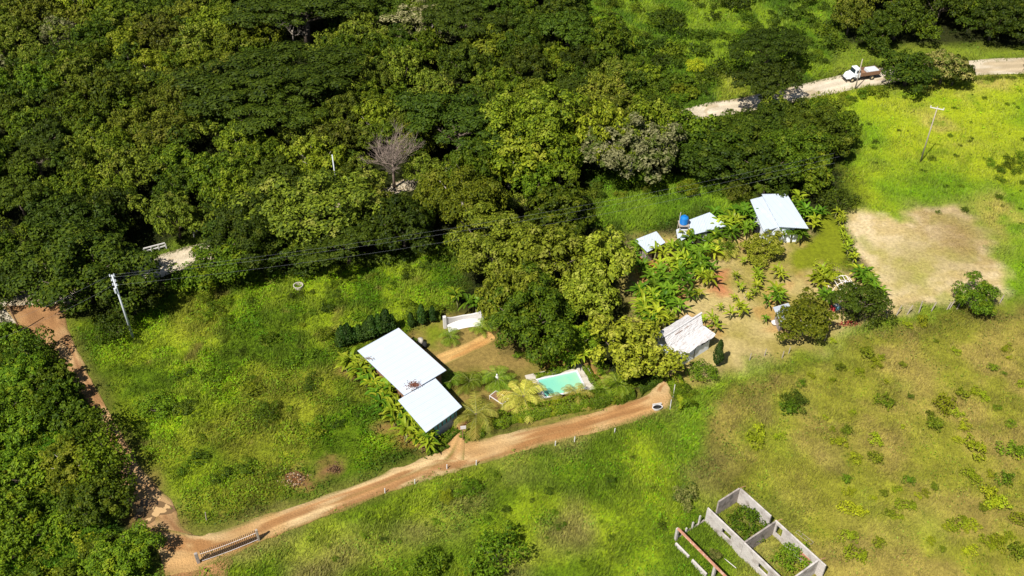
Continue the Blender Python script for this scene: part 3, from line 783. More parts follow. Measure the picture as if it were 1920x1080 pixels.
# the bare grey tree and trunk
def bare_tree(name, loc, h, rad, label, m, seed, n=9, r0=.28, lean=0):
    rng = random.Random(seed); mb = MB()
    t = thing(name, label, 'tree', loc)
    def grow(p, d, L, r, lv):
        pts = [p]; rr = [r]; q = p.copy()
        for k in range(3):
            d = (d + Vector((rng.uniform(-.35, .35), rng.uniform(-.35, .35), rng.uniform(-.15, .25)))).normalized()
            q = q + d * L / 3; pts.append(q.copy()); rr.append(r * (1 - .25 * (k + 1)))
        mb.tube(pts, rr, 5 if lv else 6)
        if lv > 0:
            for k in range(5 if lv > 1 else 4):
                nd = (d + Vector((rng.uniform(-1, 1), rng.uniform(-1, 1), rng.uniform(-.3, .6))) * .9).normalized()
                grow(pts[rng.choice((1, 2, 3))], nd, L * .62, r * .5, lv - 1)
    tb = MB(); tb.tube([(0, 0, -.3), (lean * .3, 0, h * .3), (lean * .6, 0, h * .5)], [r0 * 1.3, r0, r0 * .8], 8); tb.build('trunk', m, t, smooth=True)
    top = Vector((lean * .6, 0, h * .5))
    for i in range(n):
        a = 2 * math.pi * i / n + rng.uniform(-.2, .2)
        grow(top - Vector((0, 0, rng.uniform(0, h * .15))), Vector((math.cos(a), math.sin(a), rng.uniform(.35, 1.1))).normalized(), rad * .75, r0 * .5, 3)
    mb.build('branches', m, t)
    return t
bp_ = P(740, 352)
bare_tree('bare_tree', bp_, 9.5, 4.6, 'leafless tree with tangled pinkish grey branches beside the hidden road', M_bark_red, 3, n=13, r0=.2)
PLACED.append((bp_.x, bp_.y, 2.2))
bare_tree('dead_branch_tree', P(553, 92), 8, 3.6, 'dead tree with bare white branches in front of a dark spreading crown', M_bark_pale, 8, n=4, r0=.16)
OPEN += [(716, 285, 752, 325), (534, 60, 556, 84)]

for i, (kind, cx, cy, r, h, lab, sq) in enumerate(NOTABLE):
    hc = h - r * (.5 if kind == 'feather' else .72)
    x, y = Pz(cx, cy, max(hc, h * .45))
    if r > 2.9:
        seed = (i * 3) % 4; base = (6.5, 10.0) if r > 5.5 else (4.2, 6.5)
    else: seed = i % 3; base = (1.9, 2.5)
    if kind == 'bright' or base[0] == 1.9:
        key = (kind, 1.9, seed)
        if key not in PROTO:
            cm, _ = crown_mesh('crown', 1.9, 1.25, 1.25, 30, .22, 150, 40 + seed, cr=(.26, .42), low=-.5); cm.materials.append(LM[kind])
            tm = trunk_mesh('trunk', 1.9, 1.2, 1.2, .07, seed, 5); tm.materials.append(M_bark)
            PROTO[key] = (cm, tm)
    name = 'bush' if r < 2.3 else 'tree'
    add_tree(kind, x, y, r, h, name, lab, name, seed=seed, base=base, sq=sq)
    PLACED.append((x, y, r * .8))

# --- the forest: every tree its own object
FOREST = [(-120, 560), (-120, -150), (1070, -150), (1085, 40), (1120, 110), (1180, 190), (1290, 250), (1560, 215), (1590, 300), (1545, 345), (1400, 345), (1110, 345), (1060, 385), (1000, 400), (850, 455), (700, 490), (560, 505), (440, 520), (340, 520), (240, 510), (60, 470), (20, 520), (-40, 590)]
GROVE2 = [(1565, -150), (1580, 40), (1590, 98), (1700, 98), (1820, 95), (2050, 95), (2150, -150)]
forest_items = []
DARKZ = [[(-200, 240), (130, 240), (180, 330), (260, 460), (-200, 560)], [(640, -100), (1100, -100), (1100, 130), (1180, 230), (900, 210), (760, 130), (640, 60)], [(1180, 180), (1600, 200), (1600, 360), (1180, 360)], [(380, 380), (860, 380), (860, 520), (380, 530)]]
def dist_road_px(px, py): return 0
def try_forest(poly, n, rmin, rmax, kinds, group, sep=.62, names='tree'):
    xs = [p[0] for p in poly]; ys = [p[1] for p in poly]
    wpts = [Pz(*p) for p in poly]
    x0, x1 = min(p[0] for p in wpts), max(p[0] for p in wpts); y0, y1 = min(p[1] for p in wpts), max(p[1] for p in wpts)
    y1 = min(y1, 262)
    cnt = 0
    for k in range(26000):
        if cnt >= n: break
        x = random.uniform(x0, x1); y = random.uniform(y0, y1)
        hw = (y * math.cos(PITCH) + CAM_H * math.sin(PITCH)) * 960 / FPX + 7
        if abs(x) > hw or y > 232: continue
        px, py = proj(x, y, 0)
        if not inpoly(px, py, poly): continue
        r = random.uniform(rmin, rmax) * (1 if k < 9000 else .75)
        if any((x - a) ** 2 + (y - b) ** 2 < ((r + c) * sep) ** 2 for a, b, c in PLACED): continue
        gi = min(len(fx) - 1, max(0, int((x - fx[0]) / STEP))); gj = min(len(fy) - 1, max(0, int((y - fy[0]) / STEP)))
        if RM[gj, gi] > .1: continue
        nn = float(vnoise(x, y, 16, 91)); n5 = float(vnoise(x, y, 9, 93))
        q = nn * .75 + n5 * .25 + random.uniform(-.1, .1)
        kind = kinds[min(len(kinds) - 1, max(0, int(q * len(kinds))))]
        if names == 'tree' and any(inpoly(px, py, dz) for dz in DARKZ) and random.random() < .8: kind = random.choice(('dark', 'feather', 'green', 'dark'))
        h = r * random.uniform(1.35, 1.75) + 1.5
        if kind == 'feather': r *= 1.2
        if not clear_of_open(x, y, r, h): continue
        PLACED.append((x, y, r)); cnt += 1
        seed = random.randint(0, 3); base = (4.2, 6.5)
        size = 'large ' if r > 4.6 else ('small ' if r < 3.2 else '')
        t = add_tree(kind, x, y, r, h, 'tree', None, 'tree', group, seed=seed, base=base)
        forest_items.append((t, size + LOOK[kind], x, y))
    return cnt
nf = try_forest(FOREST, 262, 2.7, 4.9, ['feather', 'dark', 'green', 'olive', 'olive', 'yellow', 'green', 'olive', 'pale', 'dark'], 'trees of the forest along the pale road')
nf2 = try_forest(GROVE2, 36, 3.4, 5.8, ['dark', 'dark', 'green', 'dark', 'olive', 'dark'], 'trees of the grove behind the truck')
print('forest', nf, nf2)
label_by_landmark(forest_items, MARKS)
def understorey(n, polys, kinds):
    # low crowns nobody could tell apart, filling the gaps between the trees: one mesh per leaf tone
    out = {k: ([], []) for k in kinds}; off = {k: 0 for k in kinds}; src = {}
    for sd in range(4):
        cm, _ = crown_mesh('u', 1.0, .8, .8, 26, .17, 130, 80 + sd, cr=(.24, .4), low=-.3, jit=.35)
        v = np.zeros(len(cm.vertices) * 3, np.float32); cm.vertices.foreach_get('co', v); src[sd] = v.reshape(-1, 3); bpy.data.meshes.remove(cm)
    cnt = 0
    for k in range(40000):
        if cnt >= n: break
        y = random.uniform(88, 228); hw = (y * math.cos(PITCH) + CAM_H * math.sin(PITCH)) * 960 / FPX + 5; x = random.uniform(-hw, hw)
        px, py = proj(x, y, 0)
        if not any(inpoly(px, py, p) for p in polys): continue
        r = random.uniform(1.4, 2.6)
        if any((x - a) ** 2 + (y - b) ** 2 < (max(c * .72, 1) + r * .35) ** 2 for a, b, c in PLACED): continue
        gi = min(len(fx) - 1, max(0, int((x - fx[0]) / STEP))); gj = min(len(fy) - 1, max(0, int((y - fy[0]) / STEP)))
        if RM[max(0, gj - 3):gj + 4, max(0, gi - 3):gi + 4].max() > .1: continue
        h = random.uniform(1.2, 4.0)
        if not clear_of_open(x, y, r, h + r): continue
        PLACED.append((x, y, r * .8)); cnt += 1
        kd = random.choice(kinds); a = random.uniform(0, 6.28); ca, sa = math.cos(a), math.sin(a); v = src[random.randint(0, 3)] * r
        out[kd][0].append(np.stack([v[:, 0] * ca - v[:, 1] * sa + x, v[:, 0] * sa + v[:, 1] * ca + y, v[:, 2] + float(H(x, y)) + h - .4], 1))
    for kd in kinds:
        if out[kd][0]:
            V = np.concatenate(out[kd][0]); o = obj('undergrowth', np_mesh('undergrowth', V, np.arange(len(V)).reshape(-1, 4)), LM[kd])
            tag(o, {'dark': 'dark undergrowth filling gaps between the forest trees', 'olive': 'olive undergrowth filling gaps between the forest trees', 'green': 'fresh green undergrowth filling gaps between the forest trees'}[kd], 'undergrowth', kind='stuff')
    print('understorey', cnt)
understorey(420, [FOREST, GROVE2], ['dark', 'olive', 'green'])

# --- shrubs and bushes
def shrub_proto(kind, seed, r=1.0, z=.6, n=16, leaf=.2, per=120):
    key = ('shrub', kind, seed, r)
    if key not in PROTO:
        cm, _ = crown_mesh('shrub', r, z, z * .9, n, leaf, per, 60 + seed, cr=(.3, .5), low=-.5, flat=.85); cm.materials.append(LM[kind])
        PROTO[key] = cm
    return PROTO[key]

SLOPE_MARKS = [("the ruined house", 1440, 1000), ("the lone round tree", 1828, 585), ("the fruit tree", 1510, 650), ("the field corner by the fence", 1640, 640), ("the slope edge beyond the ruin", 1620, 1060), ("the dark shrub on the slope", 1492, 770),
               ("the far lower corner of the slope", 1900, 1050), ("the pale dead patch at slope top", 1350, 760), ("the middle of the slope", 1700, 850), ("the slope's outer edge", 1900, 800)]
slope_px = [(1622, 665, 1.1, 0), (1640, 685, .7, 0), (1612, 700, .9, 0), (1648, 672, .6, 0), (1575, 690, .7, 0), (1520, 705, .8, 0), (1560, 715, .7, 0), (1660, 715, .5, 0), (1690, 685, .4, 0),
 (1656, 757, .9, 1), (1598, 775, .7, 0), (1545, 782, .5, 0), (1585, 810, .6, 0), (1640, 828, .7, 0), (1600, 860, 1.1, 0), (1572, 833, .8, 0), (1640, 862, .7, 0), (1560, 805, .4, 0), (1690, 800, .5, 0),
 (1770, 765, 1.2, 0), (1800, 740, .9, 0), (1825, 735, .9, 0), (1840, 745, .8, 0), (1790, 775, .8, 0), (1750, 800, .9, 0), (1805, 800, .7, 0), (1795, 825, .8, 0), (1822, 845, 1.1, 0), (1743, 777, .6, 0), (1868, 765, .7, 1), (1892, 795, .9, 1), (1895, 845, 1.1, 1), (1910, 850, .8, 1), (1855, 890, .6, 0), (1818, 895, .7, 0), (1880, 900, .8, 1),
 (1655, 925, .6, 0), (1680, 918, .4, 0), (1702, 903, .5, 1), (1735, 925, .7, 0), (1750, 915, .6, 0), (1720, 930, .6, 0), (1635, 935, .6, 0), (1590, 922, .6, 0), (1585, 900, .5, 1), (1695, 950, .7, 0), (1590, 955, .8, 0), (1610, 960, .6, 0), (1665, 965, .9, 0), (1680, 970, .8, 0), (1850, 935, 1.2, 0), (1868, 950, 1.0, 0), (1840, 955, .8, 0), (1793, 985, .9, 0), (1775, 990, .6, 0), (1820, 990, .7, 0),
 (1646, 1020, .7, 0), (1600, 1045, .9, 0), (1590, 1010, .6, 0), (1745, 1015, .7, 0), (1765, 1030, .6, 0), (1815, 1035, 1.0, 0), (1870, 1020, 1.2, 0), (1890, 1010, .9, 0), (1905, 1040, .9, 0), (1850, 1020, .7, 0), (1910, 975, .7, 0), (1500, 720, .5, 1), (1477, 770, .9, 1), (1460, 820, .9, 0), (1420, 810, .9, 0), (1410, 830, .8, 0), (1705, 745, .4, 1), (1560, 640, .7, 0), (1725, 605, .8, 0), (1700, 610, .5, 0), (1860, 690, .6, 0), (1885, 655, .6, 0), (1880, 700, .5, 1), (1790, 660, .6, 0), (1755, 640, .5, 0), (1890, 670, .5, 0), (1910, 720, .6, 0), (1350, 940, .5, 0)]
items = []
for i, (px, py, r, dk) in enumerate(slope_px):
    kind = 'bush' if dk else ('bright' if i % 4 else 'yellow')
    p = P(px, py + 4)
    r *= random.choice((.6, .8, 1, 1.1)); o = obj('shrub', shrub_proto(kind, i % 4), None, None, (p.x, p.y, p.z + .22), random.uniform(0, 6.28), (r * random.uniform(1.1, 1.5), r * random.uniform(.9, 1.3), r * random.uniform(.9, 1.3)))
    tag(o, None, 'shrub', 'shrubs dotted over the dry slope')
    items.append((o, {'yellow': 'yellowish green shrub', 'bright': 'lime green shrub', 'bush': 'darker green shrub'}[kind], p.x, p.y))
label_by_landmark(items, SLOPE_MARKS)

# shrubs of the field, clearing and verges
def region_shrubs(poly, n, r0, r1, kinds, group, marks, looks, cat='shrub', sep=1.2, asp=(.6, .9), avoid_road=True, tree=False):
    wpts = [Pz(*p) for p in poly]; its = []; pl = []
    x0, x1 = min(p[0] for p in wpts), max(p[0] for p in wpts); y0, y1 = min(p[1] for p in wpts), max(p[1] for p in wpts)
    for k in range(n * 60):
        if len(its) >= n: break
        x, y = random.uniform(x0, x1), random.uniform(y0, y1); px, py = proj(x, y, 0)
        if not inpoly(px, py, poly): continue
        r = r0 + (r1 - r0) * random.random() ** 1.7
        if any((x - a) ** 2 + (y - b) ** 2 < ((r + c) * sep * .5) ** 2 for a, b, c in pl): continue
        gi = min(len(fx) - 1, max(0, int((x - fx[0]) / STEP))); gj = min(len(fy) - 1, max(0, int((y - fy[0]) / STEP)))
        if avoid_road and RM[max(0, gj - 1):gj + 2, max(0, gi - 1):gi + 2].max() > .1: continue
        pl.append((x, y, r)); kind = random.choice(kinds)
        z = float(H(x, y))
        if tree and r > 1.6:
            o = add_tree(kind, x, y, r, r * random.uniform(1.1, 1.6), 'shrub', None, 'shrub', group, seed=random.randint(0, 2), base=(1.9, 2.5) if (kind, 1.9, 0) in PROTO and False else (4.2, 6.5) if r > 3 else (2.4, 3.2))
        else:
            o = obj('shrub', shrub_proto(kind, random.randint(0, 3)), None, None, (x, y, z + .1), random.uniform(0, 6.28), (r, r * random.uniform(.8, 1.1), r * random.uniform(*asp)))
            tag(o, None, cat, group)
        if cat != 'shrub': o['category'] = cat; o.name = cat
        its.append((o, looks[kind], x, y))
    label_by_landmark(its, marks)
    return its

LK = {'dark': 'dark shrub', 'feather': 'dark feathery shrub', 'bush': 'fresh green shrub', 'bright': 'lime shrub', 'green': 'mid green shrub', 'olive': 'olive shrub', 'yellow': 'yellow-green shrub', 'pale': 'greyish shrub'}
TH_MARKS = [("the dark pole by the track", 35, 625), ("the puddles", 296, 958), ("the track bend", 195, 780), ("the picket fence", 370, 1050), ("the lower corner of the thicket", 30, 1060), ("the outer edge of the thicket", 0, 800), ("the shaded narrows of the track", 215, 870), ("the heart of the thicket", 110, 900)]
region_shrubs([(-90, 640), (0, 625), (50, 660), (90, 700), (120, 760), (165, 830), (200, 900), (215, 960), (245, 1020), (290, 1100), (290, 1160), (-60, 1160)], 95, 1.1, 3.3, ['bush', 'bush', 'green', 'bush', 'green', 'bush', 'yellow'], 'bushes of the thicket beside the dirt track', TH_MARKS, LK, cat='bush', tree=True, sep=1.15)
CL_MARKS = [("the lime tree in the clearing", 1305, 130), ("the thorny tree in the clearing", 1440, 120), ("the clearing's woodland edge", 1120, 80), ("the far top of the clearing", 1300, 10), ("the clearing's far corner", 1520, 20), ("the near verge of the road", 1250, 180), ("the truck", 1600, 130)]
region_shrubs([(1100, -30), (1560, -30), (1560, 120), (1480, 150), (1300, 190), (1180, 170), (1130, 100)], 135, .9, 2.9, ['feather', 'dark', 'green', 'feather', 'green', 'dark'], 'shrubs scattered over the far clearing', CL_MARKS, LK, asp=(.7, 1.1), sep=1.25)
region_shrubs([(1080, 60), (1180, 150), (1290, 200), (1330, 190), (1290, 165), (1200, 120), (1150, 30)], 30, 1.6, 3.2, ['green', 'dark', 'bush', 'yellow', 'green'], 'bushes on the woodland side of the clearing', CL_MARKS, {k: v.replace('shrub', 'bush') for k, v in LK.items()}, cat='bush', sep=1.1, asp=(.9, 1.3), tree=True)
FM = [("the field pole", 1725, 305), ("the roadside grove", 1580, 260), ("the truck", 1620, 170), ("the mown field", 1720, 400), ("the far side of the field", 1900, 330), ("the upper end of the field", 1880, 170)]
region_shrubs([(1600, 180), (1920, 160), (1920, 430), (1850, 420), (1620, 380), (1600, 260)], 42, .2, .75, ['dark', 'green', 'bush', 'dark'], 'small shrubs in the yellow-green field', FM, {k: 'small ' + v for k, v in LK.items()}, sep=2)
region_shrubs([(1850, 300), (1925, 290), (1925, 360), (1870, 340)], 14, .6, 1.2, ['green', 'bush'], 'shrub patch at the field side', FM, {k: 'leafy ' + v for k, v in LK.items()}, sep=1.1)
VM = [("the truck", 1612, 160), ("the layered dark tree", 1440, 210), ("the roadside dark tree", 1703, 165), ("the road bend", 1330, 225), ("the far verge", 1850, 145)]
region_shrubs([(1500, 192), (1650, 164), (1665, 176), (1560, 205), (1500, 212)], 16, .7, 1.5, ['yellow', 'green', 'olive', 'bush'], 'verge shrubs below the pale road', VM, {k: 'verge ' + v for k, v in LK.items()}, sep=1.2, asp=(.8, 1.2))
region_shrubs([(1810, 142), (1925, 140), (1925, 147), (1810, 150)], 8, .5, .9, ['green', 'olive'], 'verge shrubs below the pale road', VM, {k: 'low verge ' + v for k, v in LK.items()}, sep=1.4)
region_shrubs([(1335, 222), (1400, 212), (1420, 225), (1340, 240)], 7, 1.0, 1.9, ['green', 'bush', 'dark'], 'verge shrubs below the pale road', VM, {k: 'tall verge ' + v for k, v in LK.items()}, sep=1.0, asp=(.9, 1.3))
MM = [("the well ring", 560, 540), ("the power pole", 250, 634), ("the large house", 700, 700), ("the rubble pit", 560, 895), ("the puddles", 296, 958), ("the middle of the meadow", 430, 740), ("the track bend", 200, 760)]
region_shrubs([(230, 650), (340, 560), (600, 520), (800, 490), (820, 560), (660, 620), (640, 700), (740, 850), (560, 870), (400, 960), (330, 930), (230, 780)], 70, .5, 1.5, ['bush', 'green', 'dark', 'green', 'yellow'], 'low bushes in the rough meadow', MM, {k: 'low ' + v for k, v in LK.items()}, cat='bush', asp=(.45, .7), sep=1.5)
BM = [("the lone bush tree", 930, 1060), ("the lane end", 1240, 770), ("the ruined house", 1350, 1000), ("the picket fence", 480, 1020), ("the lower lane edge", 850, 900), ("the lower edge of the meadow", 650, 1070)]
region_shrubs([(520, 1040), (900, 890), (1240, 790), (1300, 860), (1290, 930), (1240, 1070), (600, 1075)], 34, .25, .8, ['bush', 'green', 'bush', 'dark'], 'small shrubs in the bright meadow', BM, {k: 'little ' + v for k, v in LK.items()}, sep=2)
SM = [("the blue water tank", 1284, 420), ("the shed with two roof sheets", 1440, 400), ("the pale flowering tree", 1180, 360)]
region_shrubs([(1040, 380), (1110, 350), (1400, 338), (1560, 350), (1560, 370), (1400, 362), (1150, 372), (1060, 400)], 26, .9, 2.0, ['dark', 'green', 'bush', 'olive'], 'understorey bushes at the foot of the grove', SM, {k: 'understorey ' + v for k, v in LK.items()}, cat='bush', sep=1.1, asp=(.8, 1.2))
region_shrubs([(330, 530), (450, 512), (600, 498), (760, 480), (840, 455), (845, 470), (700, 503), (480, 530), (340, 548)], 30, .9, 2.0, ['dark', 'green', 'bush', 'dark'], 'understorey bushes at the meadow edge', MM + [("the ragged yellow-green tree", 870, 450)], {k: 'woodland edge ' + v for k, v in LK.items()}, cat='bush', sep=1.1, asp=(.8, 1.3))
region_shrubs([(930, 640), (1000, 668), (1120, 668), (1130, 700), (1180, 735), (1140, 745), (1095, 700), (960, 672)], 14, .6, 1.3, ['bush', 'green', 'bush'], 'garden shrubs between grove and pool', [("the pool", 1045, 720), ("the round olive tree", 1190, 700), ("the garden path", 900, 640)], {k: 'garden ' + v for k, v in LK.items()}, cat='bush', sep=1.1, asp=(.8, 1.1))
#__PART2__

# ------------------------------------------------------------------ built things
M_roof = mat('white_sheet_roof', (.49, .55, .63), rough=.45, var=.04, scale=.6, dirt=(.62, .62, .62), dscale=.5, dmin=.60, dmax=.8, spec=.5)
def add_ribs(m, scale=9.0, strength=.35):
    nt = m.node_tree; b = nt.nodes['Principled BSDF']; tc = nt.nodes.new('ShaderNodeTexCoord')
    w = nt.nodes.new('ShaderNodeTexWave'); w.inputs['Scale'].default_value = scale; w.bands_direction = 'X'
    nt.links.new(tc.outputs['Object'], w.inputs['Vector'])
    bp = nt.nodes.new('ShaderNodeBump'); bp.inputs['Strength'].default_value = strength; bp.inputs['Distance'].default_value = .05
    w2 = nt.nodes.new('ShaderNodeTexWave'); w2.inputs['Scale'].default_value = .33; w2.bands_direction = 'X'; w2.inputs['Distortion'].default_value = .15
    nt.links.new(tc.outputs['Object'], w2.inputs['Vector']); r_ = nt.nodes.new('ShaderNodeMapRange'); r_.inputs[1].default_value = .0; r_.inputs[2].default_value = .04; r_.inputs[3].default_value = .90; r_.inputs[4].default_value = 1.0
    nt.links.new(w2.outputs['Fac'], r_.inputs[0]); h_ = nt.nodes.new('ShaderNodeHueSaturation'); src = b.inputs['Base Color'].links[0].from_socket
    nt.links.new(src, h_.inputs['Color']); nt.links.new(r_.outputs[0], h_.inputs['Value']); nt.links.new(h_.outputs[0], b.inputs['Base Color'])
    nt.links.new(w.outputs['Fac'], bp.inputs['Height']); nt.links.new(bp.outputs[0], b.inputs['Normal'])
add_ribs(M_roof, 1.3, .5)
M_teal = mat('teal_paint', (.16, .42, .44), rough=.7, var=.15, scale=2)
M_wall_grey = mat('grey_render', (.42, .43, .44), rough=.9, var=.15, scale=1.5)
M_wall_white = mat('white_limewash', (.74, .80, .90), rough=.85, var=.07, scale=2, dirt=(.45, .42, .38), dscale=1.5, dmin=.62, dmax=.8)
M_plaster = mat('weathered_plaster', (.52, .48, .45), rough=.95, var=.22, scale=1.2, dirt=(.26, .22, .19), dscale=.9, dmin=.5, dmax=.72, bump=.3)
M_plaster_dk = mat('stained_shaded_render', (.36, .31, .28), rough=.95, var=.3, scale=1.4, dirt=(.17, .15, .13), dscale=1.3, dmin=.48, dmax=.7, bump=.3)  # stains, plus the shade of the ruin's cross walls mixed into the tone
def add_courses(m):
    nt = m.node_tree; b = nt.nodes['Principled BSDF']; tc = nt.nodes.new('ShaderNodeTexCoord'); sp = nt.nodes.new('ShaderNodeSeparateXYZ'); nt.links.new(tc.outputs['Object'], sp.inputs[0])
    ad = nt.nodes.new('ShaderNodeMath'); nt.links.new(sp.outputs[0], ad.inputs[0]); nt.links.new(sp.outputs[1], ad.inputs[1]); cb = nt.nodes.new('ShaderNodeCombineXYZ'); nt.links.new(ad.outputs[0], cb.inputs[0]); nt.links.new(sp.outputs[2], cb.inputs[1])
    bt = nt.nodes.new('ShaderNodeTexBrick'); bt.inputs['Scale'].default_value = 1; bt.inputs['Brick Width'].default_value = .4; bt.inputs['Row Height'].default_value = .2; bt.inputs['Mortar Size'].default_value = .012
    bt.inputs['Color1'].default_value = (1, 1, 1, 1); bt.inputs['Color2'].default_value = (.86, .86, .86, 1); bt.inputs['Mortar'].default_value = (.6, .6, .6, 1); nt.links.new(cb.outputs[0], bt.inputs['Vector'])
    mx = nt.nodes.new('ShaderNodeMix'); mx.data_type = 'RGBA'; mx.blend_type = 'MULTIPLY'; mx.inputs[0].default_value = .75; src = b.inputs['Base Color'].links[0].from_socket
    nt.links.new(src, mx.inputs[6]); nt.links.new(bt.outputs['Color'], mx.inputs[7]); nt.links.new(mx.outputs[2], b.inputs['Base Color'])
add_courses(M_plaster); add_courses(M_plaster_dk)
M_brick = mat('red_brick', (.42, .20, .13), rough=.95, var=.3, scale=6)
M_rust = mat('rusty_beam', (.36, .17, .11), rough=.9, var=.4, scale=3, dirt=(.5, .38, .3), dscale=4, dmin=.55, dmax=.7)
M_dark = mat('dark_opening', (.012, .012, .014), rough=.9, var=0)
M_brown = mat('brown_wood', (.22, .12, .07), rough=.85, var=.3, scale=5)
M_post = mat('grey_weathered_wood', (.34, .29, .24), rough=.95, var=.3, scale=4)
M_white = mat('white_paint', (.60, .58, .57), rough=.6, var=.06, scale=3, dirt=(.5, .46, .42), dscale=3, dmin=.6, dmax=.75)
M_pipe = mat('white_pipe', (.74, .68, .66), rough=.6, var=.08, scale=3)
M_conc = mat('pale_concrete', (.46, .42, .36), rough=.95, var=.15, scale=2, dirt=(.28, .24, .18), dscale=1.2, dmin=.5, dmax=.7)
M_concpole = mat('concrete_pole', (.50, .53, .56), rough=.8, var=.1, scale=3)
M_metal = mat('galvanised_metal', (.45, .48, .50), rough=.45, var=.1, metal=.6, scale=3)
M_thatch = mat('grey_thatch', (.60, .58, .58), rough=1, var=.12, scale=5, dirt=(.48, .43, .41), dscale=2.2, dmin=.52, dmax=.75, bump=.8, bscale=14)
M_blue = mat('blue_plastic', (.010, .16, .48), rough=.4, var=.08, scale=2)
M_red = mat('red_paint', (.5, .05, .06), rough=.6, var=.1)
M_lblue = mat('light_blue_paint', (.16, .40, .52), rough=.5, var=.1)
M_tile = mat('pool_coping', (.60, .62, .66), rough=.5, var=.06, scale=4)
M_poolin = mat('pool_lining', (.30, .68, .60), rough=.5, var=.05, scale=1)
M_rubber = mat('rubber', (.02, .02, .02), rough=.85, var=.1)
M_glass = mat('dark_glass', (.02, .03, .04), rough=.08, var=0, spec=.8)
M_wire = mat('cable', (.16, .17, .18), rough=.6, var=0)

def frame(px, py, z, ang): pass
def local(name, label, cat, x, y, deg, z=None, group=None):
    return thing(name, label, cat, (x, y, float(H(x, y)) if z is None else z), R(deg), group)

# --- large white-roofed house (two flat sheet roofs stepping down)
hx0, hy0 = -19.24, 87.47
hs_ = local('house', 'large white flat-roofed house behind the banana row', 'house', hx0, hy0, -49.9)
MB().prism([(-.05, 0), (10.05, 0), (10.05, 6.25), (-.05, 6.25)], [3.02, 3.02, 3.24, 3.24], [3.1, 3.1, 3.32, 3.32]).build('roof', M_roof, hs_)
MB().prism([(.5, .5), (9.7, .5), (9.7, 5.7), (.5, 5.7)], -.3, [3.0, 3.0, 3.2, 3.2]).build('wall', M_brown, hs_)
for x in (1.6, 6.9): MB().box((x, 5.73, 1.5), (1.2, .07, 1.0)).build('window', M_dark, hs_)
d = MB().box((4.3, 5.73, 1.0), (1.0, .08, 2.1)).build('door', M_dark, hs_)
MB().box((4.7, 5.79, 1.0), (.06, .05, .12)).build('handle', M_metal, d)
MB().box((5, 6.28, 3.2), (10.1, .05, .16)).build('gutter', M_brown, hs_)
# lower wing, same building
F1, F2, J = [Vector((*Pz(a, b, 2.75), 0)) for a, b in ((817, 797), (866, 762), (813, 707))]
uu = (F2 - F1).normalized(); F0 = F1 - uu * 1.5; K = F0 + (J - F2)
fm = Matrix.Rotation(R(49.9), 3, 'Z'); oo = Vector((hx0, hy0, 0))
lp = [fm @ (q - oo) for q in (F0, F2, J, K)]
MB().prism([(q.x, q.y) for q in lp], [2.66, 2.66, 2.86, 2.86], [2.74, 2.74, 2.94, 2.94]).build('porch_roof', M_roof, hs_)
def inset(poly, d):
    c = sum((q for q in poly), Vector((0, 0, 0))) / len(poly); return [q + (c - q).normalized() * d for q in poly]
ip = inset(lp, .62)
MB().prism([(q.x, q.y) for q in ip], -.3, 1.2).build('porch_wall', M_wall_grey, hs_)
ip2 = inset(lp, .66)
pw = MB().prism([(q.x, q.y) for q in ip2], 1.2, 2.64).build('upper_panel', M_teal, hs_)
a0, a1 = ip2[0], ip2[1]
for k in range(7):
    q = a0.lerp(a1, (k + .5) / 7); nrm = Vector(((a1 - a0).y, -(a1 - a0).x, 0)).normalized()
    MB().box((q.x + nrm.x * .03, q.y + nrm.y * .03, 2.0), (.10, .10, 1.3), math.atan2((a1 - a0).y, (a1 - a0).x)).build('panel_bar', M_brown, hs_)  # brown upright bars spaced along the front of the teal panel
# dry leaves caught on the roof step
def litter(name, cx, cy, z, rx, ry, n, cols, label, cat, kind=None, sz=.16, heap=.1):
    rng = np.random.default_rng(int(cx * 7 + cy)); x0, y0 = Pz(cx, cy, z)
    a = rng.uniform(0, 6.28, n); r = np.abs(rng.normal(0, .5, n)); r = np.clip(r, 0, 1.3)
    x = x0 + np.cos(a) * r * rx; y = y0 + np.sin(a) * r * ry
    zz = (H(x, y) if z == 0 else z) + .03 + rng.random(n) * heap * np.exp(-r * r * 2)
    N = unit(np.stack([rng.normal(0, .4, n), rng.normal(0, .4, n), np.ones(n)], 1))
    V, F = leaf_quads(np.stack([x, y, zz], 1), N, rng.uniform(.5, 1.5, n) * sz, rng.uniform(.3, .9, n) * sz, rng)
    c = np.array(cols)[rng.integers(0, len(cols), n)] * rng.uniform(.6, 1.3, (n, 1))
    o = obj(name, np_mesh(name, V, F, 4, np.repeat(c, 4, 0)), M_grass); tag(o, label, cat, kind=kind or 'stuff'); return o
litter('leaf_litter', 776, 722, 3.12, .95, .75, 520, [A(150, 92, 78), A(110, 70, 60), A(170, 120, 96)], 'reddish dry leaf litter lying on the white roof step', 'leaf litter')
litter('leaf_litter', 690, 672, 3.16, 1.2, .5, 60, [A(170, 150, 130)], 'thin grey leaf litter on the upper corner of the white roof', 'leaf litter')
# water drums by the wall
p = P(789, 645)
o = MB().lathe([(0, 0), (.35, 0), (.38, .45), (.35, .9), (0, .92)]).build('water_drum', M_conc, loc=p, smooth=True); tag(o, 'pale rounded drum against the long house wall', 'drum')
p = P(797, 651)
o = MB().lathe([(0, 0), (.30, 0), (.34, .4), (.28, .8), (.1, .9), (0, .9)]).build('black_barrel', M_rubber, loc=p, smooth=True); tag(o, 'black barrel next to the pale drum by the house', 'barrel')

